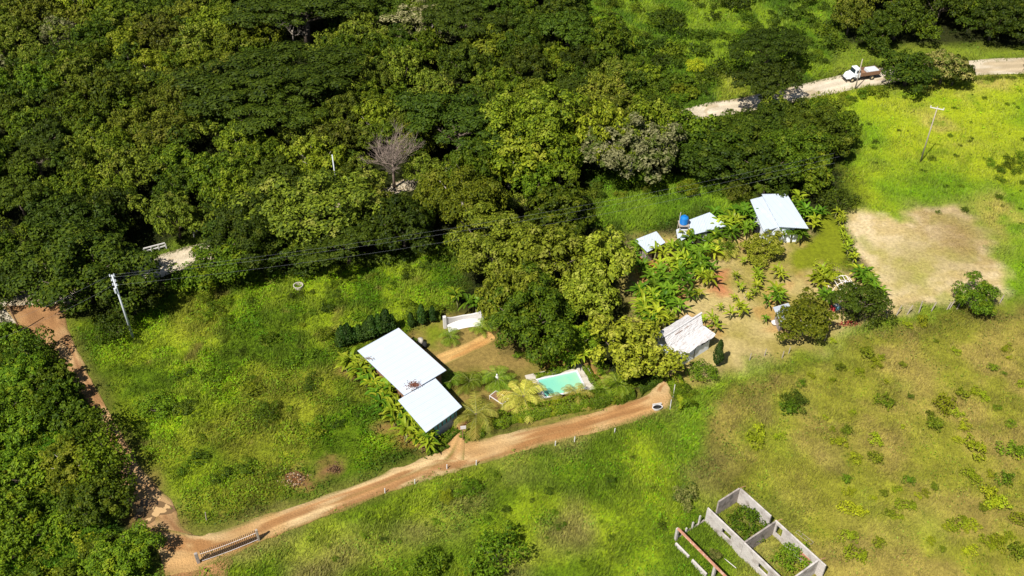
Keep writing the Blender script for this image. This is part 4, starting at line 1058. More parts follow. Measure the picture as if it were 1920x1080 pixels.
# --- curved white wall at the garden edge
cw = local('curved_wall', 'low white curved wall with raised ends at the back of the garden', 'wall', -8.6, 94.4, 17.9)
mb = MB(); n = 18; vs = []; fs = []
for i in range(n + 1):
    t = i / n; x = .1 + 4.9 * t; y = 1.0 + .55 * math.sin(math.pi * t) - .25 * t
    zt = 1.15 + .75 * abs(2 * t - 1) ** 3
    for (dy, z) in ((-.10, -.2), (-.10, zt), (.10, zt), (.10, -.2)): vs.append((x, y + dy, z))
for i in range(n):
    for k in range(4): fs.append((4 * i + k, 4 * i + (k + 1) % 4, 4 * i + 4 + (k + 1) % 4, 4 * i + 4 + k))
fs += [(3, 2, 1, 0), (4 * n, 4 * n + 1, 4 * n + 2, 4 * n + 3)]
mb.add(vs, fs).build('wall_panel', M_white, cw)
# paved apron bowl in front
vs = []; fs = []
for i in range(n + 1):
    t = i / n; x = .25 + 4.6 * t; yb = .88 + .55 * math.sin(math.pi * t) - .25 * t; yf = -.1 + .25 * math.sin(math.pi * t) - .1 * t
    for k in range(5):
        s = k / 4; vs.append((x, yf + (yb - yf) * s, .06 + .5 * s ** 2))
for i in range(n):
    for k in range(4): fs.append((5 * i + k, 5 * i + 5 + k, 5 * i + 6 + k, 5 * i + 1 + k))
MB().add(vs, fs).build('sloped_seat', M_white, cw, smooth=True)
for x, y, zt in ((.0, 1.0, 2.0), (5.05, .8, 2.15)):
    MB().box((x, y, zt / 2), (.42, .42, zt)).build('end_pillar', M_white, cw, bevel=.03)

# --- thatched hut
ht = local('thatched_hut', 'whitewashed hut with ragged grey thatched roof beside the orchard', 'hut', 21.52, 87.84, 39.2)
hb = MB(); hb.prism([(0, 0), (5.0, 0), (5.0, 4.4), (0, 4.4)], -.3, 2.35)
hb.build('wall', M_wall_white, ht)
MB().box((3.95, -.02, 1.75), (1.15, .08, .34)).build('window', M_dark, ht)
MB().box((2.2, -.02, 1.1), (.06, .06, 2.2)).build('downpipe', M_dark, ht)
MB().box((-.02, 1.4, 1.0), (.08, 1.0, 2.0)).build('door', M_dark, ht)
for x, y in ((-.95, .1), (-.95, 3.9)): MB().tube([(x, y, -.2), (x, y, 2.3)], .09, 8).build('porch_post', M_post, ht)
rv = [(-1.35, -.22, 2.28), (5.75, -.25, 2.32), (5.9, 4.9, 2.15), (-1.35, 4.9, 2.1), (5.45, 2.35, 4.25), (-1.3, 2.35, 4.1), (4.9, 1.35, 3.15), (4.95, 3.3, 3.2)]
def thatch(faces, lift=0):
    """subdivided, roughened slopes with a thick ragged edge"""
    bmv = []; bmf = []; rng = random.Random(5)
    for (a, b, c, d) in faces:
        A_, B_, C_, D_ = map(Vector, (a, b, c, d)); N = 14; o = len(bmv)
        for i in range(N + 1):
            for j in range(N + 1):
                s, t = i / N, j / N
                q = A_.lerp(B_, s).lerp(D_.lerp(C_, s), t)
                q += Vector((0, 0, rng.uniform(-.05, .05) - (.10 if j == 0 else 0) * rng.random() * 2))
                if j == 0: q += (A_ - D_).normalized() * rng.uniform(-.05, .14)
                bmv.append(q)
        for i in range(N):
            for j in range(N):
                k = o + i * (N + 1) + j; bmf.append((k, k + N + 1, k + N + 2, k + 1))
    m = MB(); m.add(bmv, bmf); return m
tf = [(rv[0], rv[1], rv[6], (-1.3, 1.35, 3.12)), ((-1.3, 1.35, 3.12), rv[6], rv[4], rv[5]),
      (rv[1], rv[2], rv[7], rv[6]), (rv[2], rv[3], (-1.3, 3.3, 3.15), rv[7]), (rv[7], (-1.3, 3.3, 3.15), rv[5], rv[4])]
ro = thatch(tf).build('roof', M_thatch, ht)
md = ro.modifiers.new('thick', 'SOLIDIFY'); md.thickness = .16; md.offset = -1
MB().add([(4.9, 1.4, 3.1), (4.95, 3.25, 3.15), (5.2, 2.35, 4.1)], [(0, 1, 2)]).build('gable', M_thatch, ht)
rc = MB().tube([(-1.45, 2.35, 4.13), (2, 2.35, 4.17), (5.55, 2.35, 4.3)], [.13, .12, .14], 7).build('ridge_cap', M_thatch, ro)
for (x0, x1, yy) in ((.3, 1.6, 1.95), (2.0, 3.4, 2.0)): MB().box(((x0 + x1) / 2, yy, 3.83), (x1 - x0, .06, .04)).build('ridge_batten', M_brown, ro)

# --- sheds
def roof_quad(px4, z, lo=0.0):
    return [Vector((*Pz(a, b, z), 0)) for a, b in px4]
def shed(label, px4, z, wallm, slope=.25, name='shed', extra=None):
    q = roof_quad(px4, z); o = q[0]; t = thing(name, label, 'shed', (o.x, o.y, float(H(o.x, o.y))))
    l = [v - o for v in q]
    MB().prism([(v.x, v.y) for v in l], [z - .06 + slope, z - .06 + slope, z - .06 - 0, z - .06 - 0], [z + slope, z + slope, z, z]).build('roof', M_roof, t)
    ii = inset(l, .55)
    MB().prism([(v.x, v.y) for v in ii], -.3, z - .07).build('wall', wallm, t)
    a, b = ii[0], ii[1]; m = a.lerp(b, .5); rz = math.atan2((b - a).y, (b - a).x)
    n = Vector(((b - a).y, -(b - a).x, 0)).normalized() * .03
    MB().box((m.x + n.x, m.y + n.y, 1.0), (.8, .08, 1.9), rz).build('door', M_dark, t)
    return t
# outlines run counter-clockwise starting at the lower-left corner
shed('small square white-roofed shed at the end of the banana rows', [(1214, 470), (1248, 452), (1231, 431), (1190, 447)], 2.4, M_plaster_dk, slope=-.0)
shed('white-roofed shed beside the blue water tank', [(1304, 436), (1364, 420), (1331, 395), (1280, 414)], 2.5, M_wall_grey, slope=0)
t = shed('low white annex under the blue water tank', [(1272, 452), (1292, 440), (1290, 418), (1268, 428)], 2.0, M_wall_white, slope=0)
# large shed: two sheets side by side
big = thing('shed', 'large shed with two long white roof sheets at the lawn', 'shed', (36.34, 121.59, float(H(36.3, 121.6))), R(16.3))
MB().prism([(-.2, -8.6), (.55, -8.3), (2.2, .3), (-.15, 0)], 2.9, 2.98).add([], []).build('roof', M_roof, big)
big.children[0].name = 'lower_roof'
bigr = MB(); bigr.prism([(.50, -7.9), (4.42, -9.5), (5.83, -.5), (2.1, .5)], 3.12, 3.2).build('roof', M_roof, big)
big.children[0].data = MB().prism([(-1.99, -8.05), (.62, -7.6), (2.2, .3), (-.05, 0)], 2.82, 2.9).mesh('lower_roof'); big.children[0].data.materials.append(M_roof)
MB().prism([(-1.3, -7.3), (3.9, -8.3), (5.2, -1.0), (.5, -.6)], -.3, 2.8).build('wall', M_wall_white, big)
MB().box((-1.28, -5.0, 1.0), (.3, .9, 2.0), R(8)).build('door', M_dark, big)
# tin lean-to
lt = shed('small tin lean-to roof sticking out behind the fruit tree', [(1464, 604), (1492, 588), (1478, 568), (1449, 576)], 2.2, M_plaster_dk, slope=0, name='lean_to')
for c in lt.children:
    if c.name.startswith('roof'): c.data.materials[0] = mat('tin_sheet', (.38, .41, .46), rough=.5, var=.15, scale=2)
p = P(1452, 609)
o = MB().lathe([(0, .12), (.30, .14), (.45, .42), (.50, .45), (.47, .40), (.35, .05), (0, 0)]).build('basin', M_white, loc=p, smooth=True); tag(o, 'white wash basin on the ground by the tin lean-to', 'basin')

# --- blue tank on a timber stand
tx, ty = 25.3, 115.4
tw = thing('water_tank_stand', 'spindly timber stand carrying the blue water tank', 'stand', (tx, ty, float(H(tx, ty))))
for sx in (-1, 1):
    for sy in (-1, 1): MB().tube([(sx * .75, sy * .75, -.2), (sx * .62, sy * .62, 2.7)], .06, 6).build('leg', M_post, tw)
MB().box((0, 0, 2.76), (1.5, 1.5, .10)).build('platform', M_post, tw)
for z in (1.0, 2.0):
    for sy in (-1, 1): MB().tube([(-.72, sy * .72, z), (.72, sy * .72, z + .1)], .04, 5).build('brace', M_post, tw)
tk = thing('water_tank', 'ribbed blue plastic water tank on the timber stand', 'water tank', (tx, ty, float(H(tx, ty)) + 2.82))
prof = [(0, 0), (.58, 0)]
for k in range(5): z = .12 + k * .2; prof += [(.62, z), (.62, z + .08), (.58, z + .11), (.58, z + .16)]
prof += [(.55, 1.15), (.30, 1.30), (0, 1.34)]
MB().lathe(prof, n=26).build('body', M_blue, tk, smooth=False)
MB().lathe([(0, 1.42), (.2, 1.42), (.22, 1.30), (.22, 1.26)], n=16).build('lid', M_blue, tk)
MB().tube([(-.66, 0, 0), (-.68, 0, 1.3), (-.6, .1, 1.9)], .04, 6).build('pipe', M_white, tk)

# --- pool
pl = local('swimming_pool', 'small turquoise swimming pool with white rim between the palms', 'swimming pool', 4.12, 82.5, 16.9)
W_, D_ = 5.1, 3.05
dk = MB()
for (cx, cy, sx, sy) in ((W_ / 2, D_ + .75, W_ + 2.6, 1.1), (W_ + .95, D_ / 2 - .2, 1.5, D_ + .78), (-.45, D_ / 2, .5, D_ + .4)):
    dk.box((cx, cy, .03), (sx, sy, .18))
dk.build('paving', M_conc, pl)
rim = MB()
for (cx, cy, sx, sy) in ((W_ / 2, -.1, W_ + .4, .2), (W_ / 2, D_ + .1, W_ + .4, .2), (-.1, D_ / 2, .2, D_), (W_ + .1, D_ / 2, .2, D_)): rim.box((cx, cy, .13), (sx, sy, .12))
rim.build('rim', M_tile, pl)
bs = MB()
for (cx, cy, sx, sy) in ((W_ / 2, -.03, W_, .06), (W_ / 2, D_ + .03, W_, .06), (-.03, D_ / 2, .06, D_), (W_ + .03, D_ / 2, .06, D_)): bs.box((cx, cy, -.02), (sx, sy, .18))
bs.build('lining', M_poolin, pl)
wm, nt, b = new_mat('pool_water')
b.inputs['Base Color'].default_value = (.26, .58, .38, 1); b.inputs['Roughness'].default_value = .06; b.inputs['Specular IOR Level'].default_value = .5
tcx = nt.nodes.new('ShaderNodeTexCoord'); nz = nt.nodes.new('ShaderNodeTexNoise'); nz.inputs['Scale'].default_value = 3
nt.links.new(tcx.outputs['Object'], nz.inputs['Vector']); bpn = nt.nodes.new('ShaderNodeBump'); bpn.inputs['Strength'].default_value = .08
nt.links.new(nz.outputs['Fac'], bpn.inputs['Height']); nt.links.new(bpn.outputs[0], b.inputs['Normal'])
MB().box((W_ / 2, D_ / 2, -.03), (W_ - .01, D_ - .01, .14)).build('water', wm, pl)
g2 = nt.nodes.new('ShaderNodeSeparateXYZ'); nt.links.new(tcx.outputs['Object'], g2.inputs[0]); mr2 = nt.nodes.new('ShaderNodeMapRange'); mr2.inputs[1].default_value = 0; mr2.inputs[2].default_value = W_
nz9 = nt.nodes.new('ShaderNodeTexNoise'); nz9.inputs['Scale'].default_value = .7; nt.links.new(tcx.outputs['Object'], nz9.inputs['Vector'])
nt.links.new(g2.outputs[0], mr2.inputs[0]); ad = nt.nodes.new('ShaderNodeMath'); ad.operation = 'MULTIPLY'; nt.links.new(mr2.outputs[0], ad.inputs[0]); nt.links.new(nz9.outputs['Fac'], ad.inputs[1])
mx9 = nt.nodes.new('ShaderNodeMix'); mx9.data_type = 'RGBA'; nt.links.new(ad.outputs[0], mx9.inputs[0]); mx9.inputs[6].default_value = (.16, .48, .38, 1); mx9.inputs[7].default_value = (.38, .66, .36, 1); nt.links.new(mx9.outputs[2], b.inputs['Base Color'])

# --- garden bench frame, ornament, gate sign, tub
gb = thing('garden_bench', 'brown slatted garden bench with white frame near the yellow palms', 'bench', P(936, 752), R(-42))
for k in range(5): MB().box((0, -.45 + k * .22, .62), (2.0, .14, .05)).build('slat', M_brown, gb)
for y in (-.58, .58): MB().box((0, y, .62), (2.2, .08, .09)).build('rail', M_white, gb)
for sx in (-1.05, 1.05):
    MB().box((sx, 0, .62), (.08, 1.08, .09)).build('end_rail', M_white, gb)
    for sy in (-.55, .55): MB().box((sx, sy, .28), (.08, .08, .6)).build('leg', M_white, gb)
og = thing('garden_statue', 'small pale standing garden statue among the dark palms', 'statue', P(932, 718))
MB().box((0, 0, .15), (.5, .5, .3)).build('plinth', M_conc, og)
MB().lathe([(0, .3), (.20, .3), (.15, .6), (.22, .95), (.20, 1.15), (.08, 1.28), (.12, 1.38), (.11, 1.5), (0, 1.56)], n=14).build('figure', M_white, og, smooth=True)
sg = thing('entrance_sign', 'white panel sign on a dark post beside the entrance path', 'sign', P(868, 826), R(10))
MB().tube([(0, 0, -.2), (0, 0, 2.0)], .05, 8).build('post', M_brown, sg)
MB().box((.1, -.03, 2.25), (.65, .05, .5)).build('panel', M_white, sg)
gs = thing('entrance_gate', 'dark wooden rail gate left of the entrance sign', 'gate', P(806, 846), R(20))
for x in (-.9, .9): MB().tube([(x, 0, -.2), (x, 0, 1.2)], .06, 7).build('post', M_brown, gs)
for z in (.4, .75, 1.1): MB().tube([(-.9, 0, z), (.9, 0, z)], .03, 6).build('rail', M_brown, gs)
tb = thing('discarded_tub', 'discarded white tub with black lining at the lane end', 'tub', P(1232, 768), R(12))
MB().lathe([(0, .02), (.5, .02), (.62, .5), (.70, .52), (.70, .58), (.6, .58), (.5, .12), (0, .10)], n=22).build('shell', M_white, tb)
tb.children[0].scale = (.95, .55, .8)
l_ = MB().lathe([(0, .14), (.48, .14), (.57, .5)], n=22).build('lining', M_rubber, tb); l_.scale = (.93, .53, .95)
MB().box((.05, .36, .55), (1.15, .07, .3)).build('back_panel', M_white, tb)
# well ring
wl = thing('well_ring', 'round concrete well ring in the rough meadow', 'well', P(560, 540))
MB().lathe([(.66, -.3), (.70, .55), (.58, .55), (.54, -.2)], n=26).build('ring', M_conc, wl)
MB().lathe([(0, .02), (.56, .02)], n=26).build('inner_shade', M_dark, wl); wl.children[-1].name = 'well_shade_disc'  # near-black disc painted in for the shade inside the ring

# --- rubble
litter('rubble', 555, 898, 0, 1.7, 1.3, 900, [A(176, 122, 76), A(196, 150, 100), A(110, 84, 64), A(210, 186, 156), A(140, 100, 64)], 'heap of broken brick and pale rubble beside the lane', 'rubble', sz=.22, heap=.5)
litter('rubble', 628, 882, 0, 1.1, 1.1, 420, [A(140, 106, 74), A(160, 126, 92), A(96, 74, 54)], 'smaller brown rubble heap closer to the house', 'rubble', sz=.2, heap=.4)
litter('rubble', 655, 692, 0, .5, 1.0, 160, [A(190, 130, 96), A(200, 160, 130)], 'thin rubble strip beside the top of the banana row', 'rubble', sz=.2, heap=.3)
litter('rubble', 1593, 607, 0, 1.5, .6, 420, [A(180, 84, 60), A(206, 130, 104), A(130, 66, 50)], 'heap of red bricks under the soft feathery tree', 'rubble', sz=.24, heap=.5)
litter('rubble', 240, 890, 0, .8, 2.6, 260, [A(190, 160, 140), A(120, 90, 70), A(160, 120, 90)], 'loose stones in the shaded narrows of the track', 'rubble', sz=.26, heap=.25)
litter('rubble', 1222, 472, 0, 1.6, 1.6, 120, [A(190, 110, 60)], 'clods of orange soil below the small square shed', 'rubble', sz=.22, heap=.15)

# --- white pipe frame (dome) and second smaller one
pf = thing('pipe_frame', 'white pipe frame of an unfinished dome in the orchard corner', 'frame', P(1581, 546), R(8))
def bar(pts, r=.045): return MB().tube(pts, r, 6).build('pipe', M_pipe, pf)
Rr, Ln = 1.55, 2.9
for y in (-1.3, 0, 1.3):
    bar([(Rr * 1.05 * math.cos(a), y, Rr * 1.15 * math.sin(a)) for a in [math.pi * k / 8 for k in range(9)]])
for k in (0, 2, 3, 4, 5, 6, 8):
    a = math.pi * k / 8; bar([(Rr * 1.05 * math.cos(a), -1.3, Rr * 1.15 * math.sin(a)), (Rr * 1.05 * math.cos(a), 1.3, Rr * 1.15 * math.sin(a))])
for (k0, y0, k1, y1) in ((2, -1.3, 4, 0), (4, 0, 6, -1.3), (2, 1.3, 4, 0), (4, 0, 6, 1.3)):
    f = lambda k, y: (Rr * 1.05 * math.cos(math.pi * k / 8), y, Rr * 1.15 * math.sin(math.pi * k / 8) + .03)
    bar([f(k0, y0), f(k1, y1)], .035)
pf2 = thing('pipe_frame', 'small white pipe arch leaning in front of the dome frame', 'frame', P(1585, 566), R(-14)); pf = pf2
for y in (-.5, .5): bar([(.75 * math.cos(a), y, 1.2 * math.sin(a)) for a in [math.pi * k / 6 for k in range(7)]], .05)
for k in (1, 3, 5): a = math.pi * k / 6; bar([(.75 * math.cos(a), -.5, 1.2 * math.sin(a)), (.75 * math.cos(a), .5, 1.2 * math.sin(a))], .04)
# red and blue cart
rb = thing('painted_crate', 'red and blue painted crate on the dirt below the pipe frame', 'crate', P(1566, 580), R(20))
MB().box((.12, 0, .35), (.75, .7, .6)).build('blue_box', M_lblue, rb, bevel=.03)
MB().box((-.42, 0, .30), (.28, .74, .6)).build('red_side', M_red, rb, bevel=.03)
MB().box((.12, 0, .69), (.6, .5, .05)).build('lid', M_white, rb)

# --- posts
def post(px, py, h, r, label, m, lean=(0, 0), group=None, name='fence_post', cat='post', tip=.8):
    p = P(px, py); o = MB().tube([(0, 0, -.3), (lean[0] * .5, lean[1] * .5, h * .5), (lean[0], lean[1], h)], [r, r * .95, r * tip], 7).build(name, m, loc=p); tag(o, label, cat, group); return o
FP = [(1680, 592, 1.7, .35), (1700, 590, 1.6, .45), (1722, 588, 2.1, .02), (1745, 585, 1.6, .35), (1775, 581, 1.3, .3), (1779, 580, 1.6, .45), (1793, 580, 1.1, .3), (1874, 568, 1.3, .25), (1663, 597, 1.0, -.2)]
pit = []
for i, (px, py, h, l) in enumerate(FP):
    o = post(px, py, h, .085, None, M_post, (l, .1), 'grey posts of the boundary fence'); p = P(px, py); pit.append((o, 'leaning pale fence post' if l > .1 else 'upright tall fence post', p.x, p.y))
label_by_landmark(pit, [("the lone round boundary tree", 1828, 585), ("the soft feathery tree", 1640, 595)])
pit = []
for (px, py) in ((1041, 836), (1077, 828), (893, 872), (838, 880), (778, 908), (722, 925), (1152, 812)):
    o = post(px, py, .8, .07, None, M_white, (.03, .02), 'short white posts along the lane'); p = P(px, py); pit.append((o, 'short white post on the lower lane edge', p.x, p.y))
label_by_landmark(pit, [("the lane end", 1240, 770)])
pit = []
for (px, py) in ((1262, 745), (1256, 768), (1338, 1, ), ):
    if py < 10: continue
    o = post(px, py, 1.7 if py > 750 else 2.2, .06, None, M_white, (0, 0), 'thin pale posts closing the lane end'); p = P(px, py); pit.append((o, 'thin pale post at the lane end', p.x, p.y))
label_by_landmark(pit, [("the discarded tub", 1232, 768)])
for (px, py, lab) in ((1396, 560, 'bare stick beside the young banana plants'), (1466, 672, 'short fence stake behind the fruit tree'), (1478, 664, 'pale fence stake leaning at the foot of the fruit tree'), (1546, 640, 'fence stake to the side of the fruit tree'), (1433, 668, 'thin fence stake between hut and fruit tree'), (1405, 676, 'thin dark fence stake nearer the hut'), (387, 975, 'grey post at the bottom corner of the rough meadow')):
    post(px, py, 1.2, .06, lab, M_post, (.1, .1))

# --- poles and wires
def pole(px, py, h, label, m, r=.14): 
    t = thing('power_pole', label, 'pole', P(px, py)); MB().tube([(0, 0, -.5), (0, 0, h)], [r, r * .62], 10).build('shaft', m, t, smooth=True); return t
t1 = pole(250, 634, 10.6, 'tall pale concrete power pole with bundled insulators in the meadow', M_concpole, .17)
for k, (dx, z) in enumerate(((-.28, 10.4), (.26, 10.5), (-.22, 9.7), (.22, 9.6), (-.25, 9.0), (.2, 8.9))):
    MB().lathe([(0, 0), (.07, 0), (.12, .08), (.07, .14), (.12, .22), (.06, .32), (0, .34)], c=(dx, 0, z), n=10).build('insulator', M_metal, t1)
for z in (10.35, 9.65, 8.95): MB().box((0, 0, z), (.75, .09, .09)).build('bracket', M_metal, t1)
MB().lathe([(0, 0), (.17, 0), (.17, .7), (0, .75)], c=(-.05, -.3, 8.0), n=14).build('fuse_can', M_concpole, t1)
t2 = pole(1725, 305, 10.4, 'wooden power pole with crossarm standing in the yellow-green field', M_post, .12)
MB().box((0, 0, 10.1), (2.1, .12, .12), R(-24)).build('crossarm', M_white, t2)
for x in (-.98, 0, .98):
    MB().lathe([(0, 0), (.05, 0), (.09, .08), (.05, .14), (.08, .22), (0, .3)], c=(x * math.cos(R(-24)), x * math.sin(R(-24)), 10.16), n=10).build('insulator', M_white, t2)
t3 = pole(1603, 168, 6.2, 'leaning pale roadside pole in front of the truck', M_post, .13)
t4 = pole(634, 372, 8.0, 'pale pole half hidden in the forest', M_concpole, .13)
t5 = thing('old_pole', 'dark bare pole at the thicket edge where the track starts', 'pole', P(40, 622)); MB().tube([(0, 0, -.4), (-.2, 0, 4.8)], [.11, .08], 8).build('shaft', M_brown, t5)
def wire(a, b, sag, label):
    a, b = Vector(a), Vector(b); pts = []
    for k in range(25):
        s = k / 24; q = a.lerp(b, s); q.z -= 4 * sag * s * (1 - s); pts.append(q)
    o = MB().tube(pts, .008, 5).build('power_line', M_wire); tag(o, label, 'cable', 'power lines strung from the tall concrete pole')
q0 = P(250, 634); e = Pz(1565, 288, 9.5); e2 = Pz(-160, 668, 10)
wire((q0.x - .28, q0.y, q0.z + 10.6), (e[0], e[1], 9.6), 1.8, 'topmost cable running along the forest front')
wire((q0.x + .26, q0.y, q0.z + 10.3), (e[0] + .6, e[1] - .5, 9.3), 2.0, 'second cable close under the topmost one')
wire((q0.x + .2, q0.y, q0.z + 9.0), (e[0] + .3, e[1] - .2, 8.0), 2.2, 'lowest cable running along the forest front')
wire((q0.x - .28, q0.y, q0.z + 10.6), (e2[0], e2[1], 10.3), .8, 'upper cable crossing the big round tree toward the track')
wire((q0.x - .25, q0.y, q0.z + 9.0), (e2[0], e2[1] - .4, 8.8), .9, 'lower cable crossing the big round tree toward the track')

# --- bridge rail
br = thing('bridge_rail', 'white double bridge rail across the road from the meadow', 'railing', P(272, 477))
v = P(312, 466) - P(272, 477); L_ = Vector((v.x, v.y, 0)).length; br.rotation_euler = (0, 0, math.atan2(v.y, v.x))
for z in (.55, 1.05): MB().box((L_ / 2, 0, z), (L_, .14, .16)).build('rail', M_white, br)
for k in range(4): MB().box((L_ * k / 3, 0, .4), (.18, .18, 1.1)).build('post', M_white, br)
br2 = thing('bridge_rail', 'short white rail end leaning beside the fresh green bushy tree', 'railing', P(364, 446)); br2.rotation_euler = (0, 0, R(50))
MB().box((.8, 0, .9), (1.7, .14, .16)).build('rail', M_white, br2); MB().box((.1, 0, .4), (.16, .16, 1.0)).build('post', M_white, br2)

# --- picket fence at the lane mouth
ga, gb_ = P(380, 1054), P(484, 1014); v = gb_ - ga; GL = Vector((v.x, v.y, 0)).length
M_picket = mat('dark_picket', (.14, .09, .06), rough=.9, var=.3)
pk = thing('picket_fence', 'long thin picket gate at the mouth of the lane', 'fence', ga); pk.rotation_euler = (0, 0, math.atan2(v.y, v.x))
for k in range(30):
    x = GL * (k + .5) / 30; sag = -.12 * math.sin(math.pi * x / GL)
    MB().box((x, 0, .95 + sag), (.085, .05, 1.8)).build('picket', M_picket, pk)
for z in (.3, 1.45): MB().tube([(GL * k / 8, -.05, z - .12 * math.sin(math.pi * k / 8)) for k in range(9)], .022, 5).build('rail', M_pipe, pk)
gp = tag(MB().box((0, 0, .8), (.34, .26, 1.8)).build('gate_pillar', M_plaster_dk, loc=P(373, 1056), rz=R(25), bevel=.03), 'grey concrete pillar at the lower end of the picket gate', 'pillar')
gp = tag(MB().box((0, 0, .9), (.24, .24, 2.0)).build('gate_pillar', M_post, loc=P(486, 1014), rz=R(25), bevel=.03), 'mossy pillar at the upper end of the picket gate', 'pillar')

# --- ruined house
rn = local('ruined_house', 'roofless ruined house of bare plastered walls overgrown inside', 'ruin', 20.77, 63.89, -55.2)
TH = .17
def wall_x(x0, x1, y, zt, holes=(), m=M_plaster, name='wall'):
    mb = MB(); cuts = sorted(holes); x = x0
    for (a, b, z0, z1) in cuts:
        mb.box(((x + a) / 2, y, zt / 2 - .2), (a - x, TH, zt + .4))
        if z0 > 0: mb.box(((a + b) / 2, y, z0 / 2 - .2), (b - a, TH, z0 + .4))
        if z1 < zt: mb.box(((a + b) / 2, y, (z1 + zt) / 2), (b - a, TH, zt - z1))
        x = b
    mb.box(((x + x1) / 2, y, zt / 2 - .2), (x1 - x, TH, zt + .4)); mb.build(name, m, rn)
def wall_y(x, y0, y1, zt, m=M_plaster_dk, zt2=None):  # cross walls default to the darker render with their shaded look painted in
    n = TH / 2; z2 = zt if zt2 is None else zt2
    MB().prism([(x - n, y0), (x + n, y0), (x + n, y1), (x - n, y1)], -.4, [zt, zt, z2, z2]).build('wall', m, rn)
wall_x(.0, 5.3, 0, 2.3, [(2.4, 3.7, .75, 1.55)])
wall_x(5.32, 12.6, 0, 2.28, [(7.6, 8.9, .75, 1.55)])
wall_y(.06, 1.5, 4.62, 2.3, zt2=2.32)
wall_y(.06, .09, .8, .9)
wall_x(.15, 4.6, 4.7, 2.32)
wall_y(5.3, .09, 4.62, 2.25)
wall_x(5.22, 12.0, 4.7, 2.3, [(5.6, 6.4, .6, 1.9)])
wall_y(11.1, .09, 4.61, 2.27, m=M_plaster)
MB().box((9.6, 4.59, .9), (1.5, .06, .9)).build('brick_patch', M_brick, rn)
MB().tube([(.1, -4.31, 2.12), (9.5, -4.31, 2.05)], .16, 6).build('beam', M_rust, rn)
for x in (.05, 5.6, 11): MB().box((x, -4.31, .9), (.26, .26, 2.3)).build('column', M_plaster, rn)
for (a, b) in ((.5, 2.5), (3.0, 5.1), (5.9, 9)): MB().box(((a + b) / 2, -4.75, .15), (b - a, .2, .7)).build('low_wall', M_plaster, rn)
MB().prism([(-.12, -4.0), (.05, -4.0), (.05, -.1), (-.12, -.1)], -.3, .25).build('low_wall', M_plaster_dk, rn)
for y, h in ((-.95, 1.6), (-1.9, 1.2), (-2.8, .9)): MB().box((-.02, y, h / 2), (.16, .16, h)).build('stub_post', M_plaster, rn)
for x, y in ((.0, 4.8), (5.3, 4.8), (11.1, 4.8)): MB().tube([(x, y, 2.2), (x + .25, y + .55, 2.35)], .03, 5).build('rebar', M_rust, rn)
po = MB().tube([(0, 0, 0), (1.9, -.1, .7)], .035, 5).build('loose_pole', M_pipe, loc=P(1357, 1046), rz=R(-60)); tag(po, 'thin pale rod leaning in the ruined porch', 'rod')
tr_ = thing('bed_frame', 'light metal frame lying in grass next to the ruin', 'frame', P(1505, 1012), R(-50))
for y in (0, .45): MB().tube([(-1.0, y, .25), (1.0, y, .25)], .018, 5).build('rail', M_post, tr_)
for x in (-1, -.3, .4, 1): MB().tube([(x, 0, .25), (x, .45, .25)], .015, 5).build('cross_bar', M_post, tr_)

# --- truck
ax, ay = 67.84, 166.73
tr = thing('truck', 'white-cabbed flatbed truck with brown side boards on the pale road', 'truck', (ax, ay, float(H(ax, ay)) + .1), R(-164.6))
M_cab = mat('white_cab_paint', (.68, .70, .73), rough=.3, var=.04, spec=.5)
cab = MB()
cab.prism([(2.55, -1.0), (4.0, -1.0), (4.0, 1.0), (2.55, 1.0)], .65, 1.55)
cab.box((3.15, 0, 2.0), (1.2, 1.85, .95), taper=.86)
cab.build('cab', M_cab, tr, bevel=.09)
MB().add([(4.0, -.92, .6), (5.25, -.75, .55), (5.25, .75, .55), (4.0, .92, .6), (4.0, -.85, 1.5), (5.15, -.55, 1.15), (5.15, .55, 1.15), (4.0, .85, 1.5)],
         [(0, 3, 2, 1), (4, 5, 6, 7), (0, 1, 5, 4), (1, 2, 6, 5), (2, 3, 7, 6), (3, 0, 4, 7)]).build('hood', M_cab, tr, bevel=.12)
for s in (-1, 1):
    MB().tube([(3.6, s * .98, .75), (3.75, s * .98, 1.1), (4.1, s * .98, 1.2), (4.5, s * .98, 1.05), (4.7, s * .95, .7)], .17, 8).build('fender', M_cab, tr, smooth=True)
    MB().box((3.1, s * .945, 1.95), (.7, .03, .5)).build('side_window', M_glass, tr)
    MB().lathe([(0, 0), (.11, 0), (.13, .06), (.1, .1), (0, .1)], n=12).build('headlight', M_metal, tr).location = (5.2, s * .55, .9)
ws = MB().add([(3.82, -.8, 1.6), (3.82, .8, 1.6), (3.70, .72, 2.32), (3.70, -.72, 2.32)], [(0, 1, 2, 3)]).build('windshield', M_glass, tr)
MB().box((5.32, 0, .55), (.12, 1.9, .22)).build('bumper', M_dark, tr)
MB().box((1.6, 0, .72), (6.6, .8, .2)).build('chassis', M_dark, tr)
bed = MB().box((.45, 0, 1.0), (4.1, 2.2, .12)).build('bed', M_brown, tr)
for s in (-1, 1): MB().box((.45, s * 1.08, 1.38), (4.1, .06, .62)).build('side_board', M_brown, tr)
MB().box((-1.57, 0, 1.38), (.06, 2.1, .62)).build('tailboard', M_brown, tr); MB().box((2.46, 0, 1.5), (.06, 2.1, .85)).build('headboard', M_brown, tr)
ld = MB().box((-.35, 0, 1.45), (2.3, 1.9, .62), taper=.92).build('tarpaulin_load', mat('grey_tarpaulin', (.50, .53, .56), rough=.6, var=.15, scale=2, bump=.6, bscale=3), tr, bevel=.1)
wh = MB()
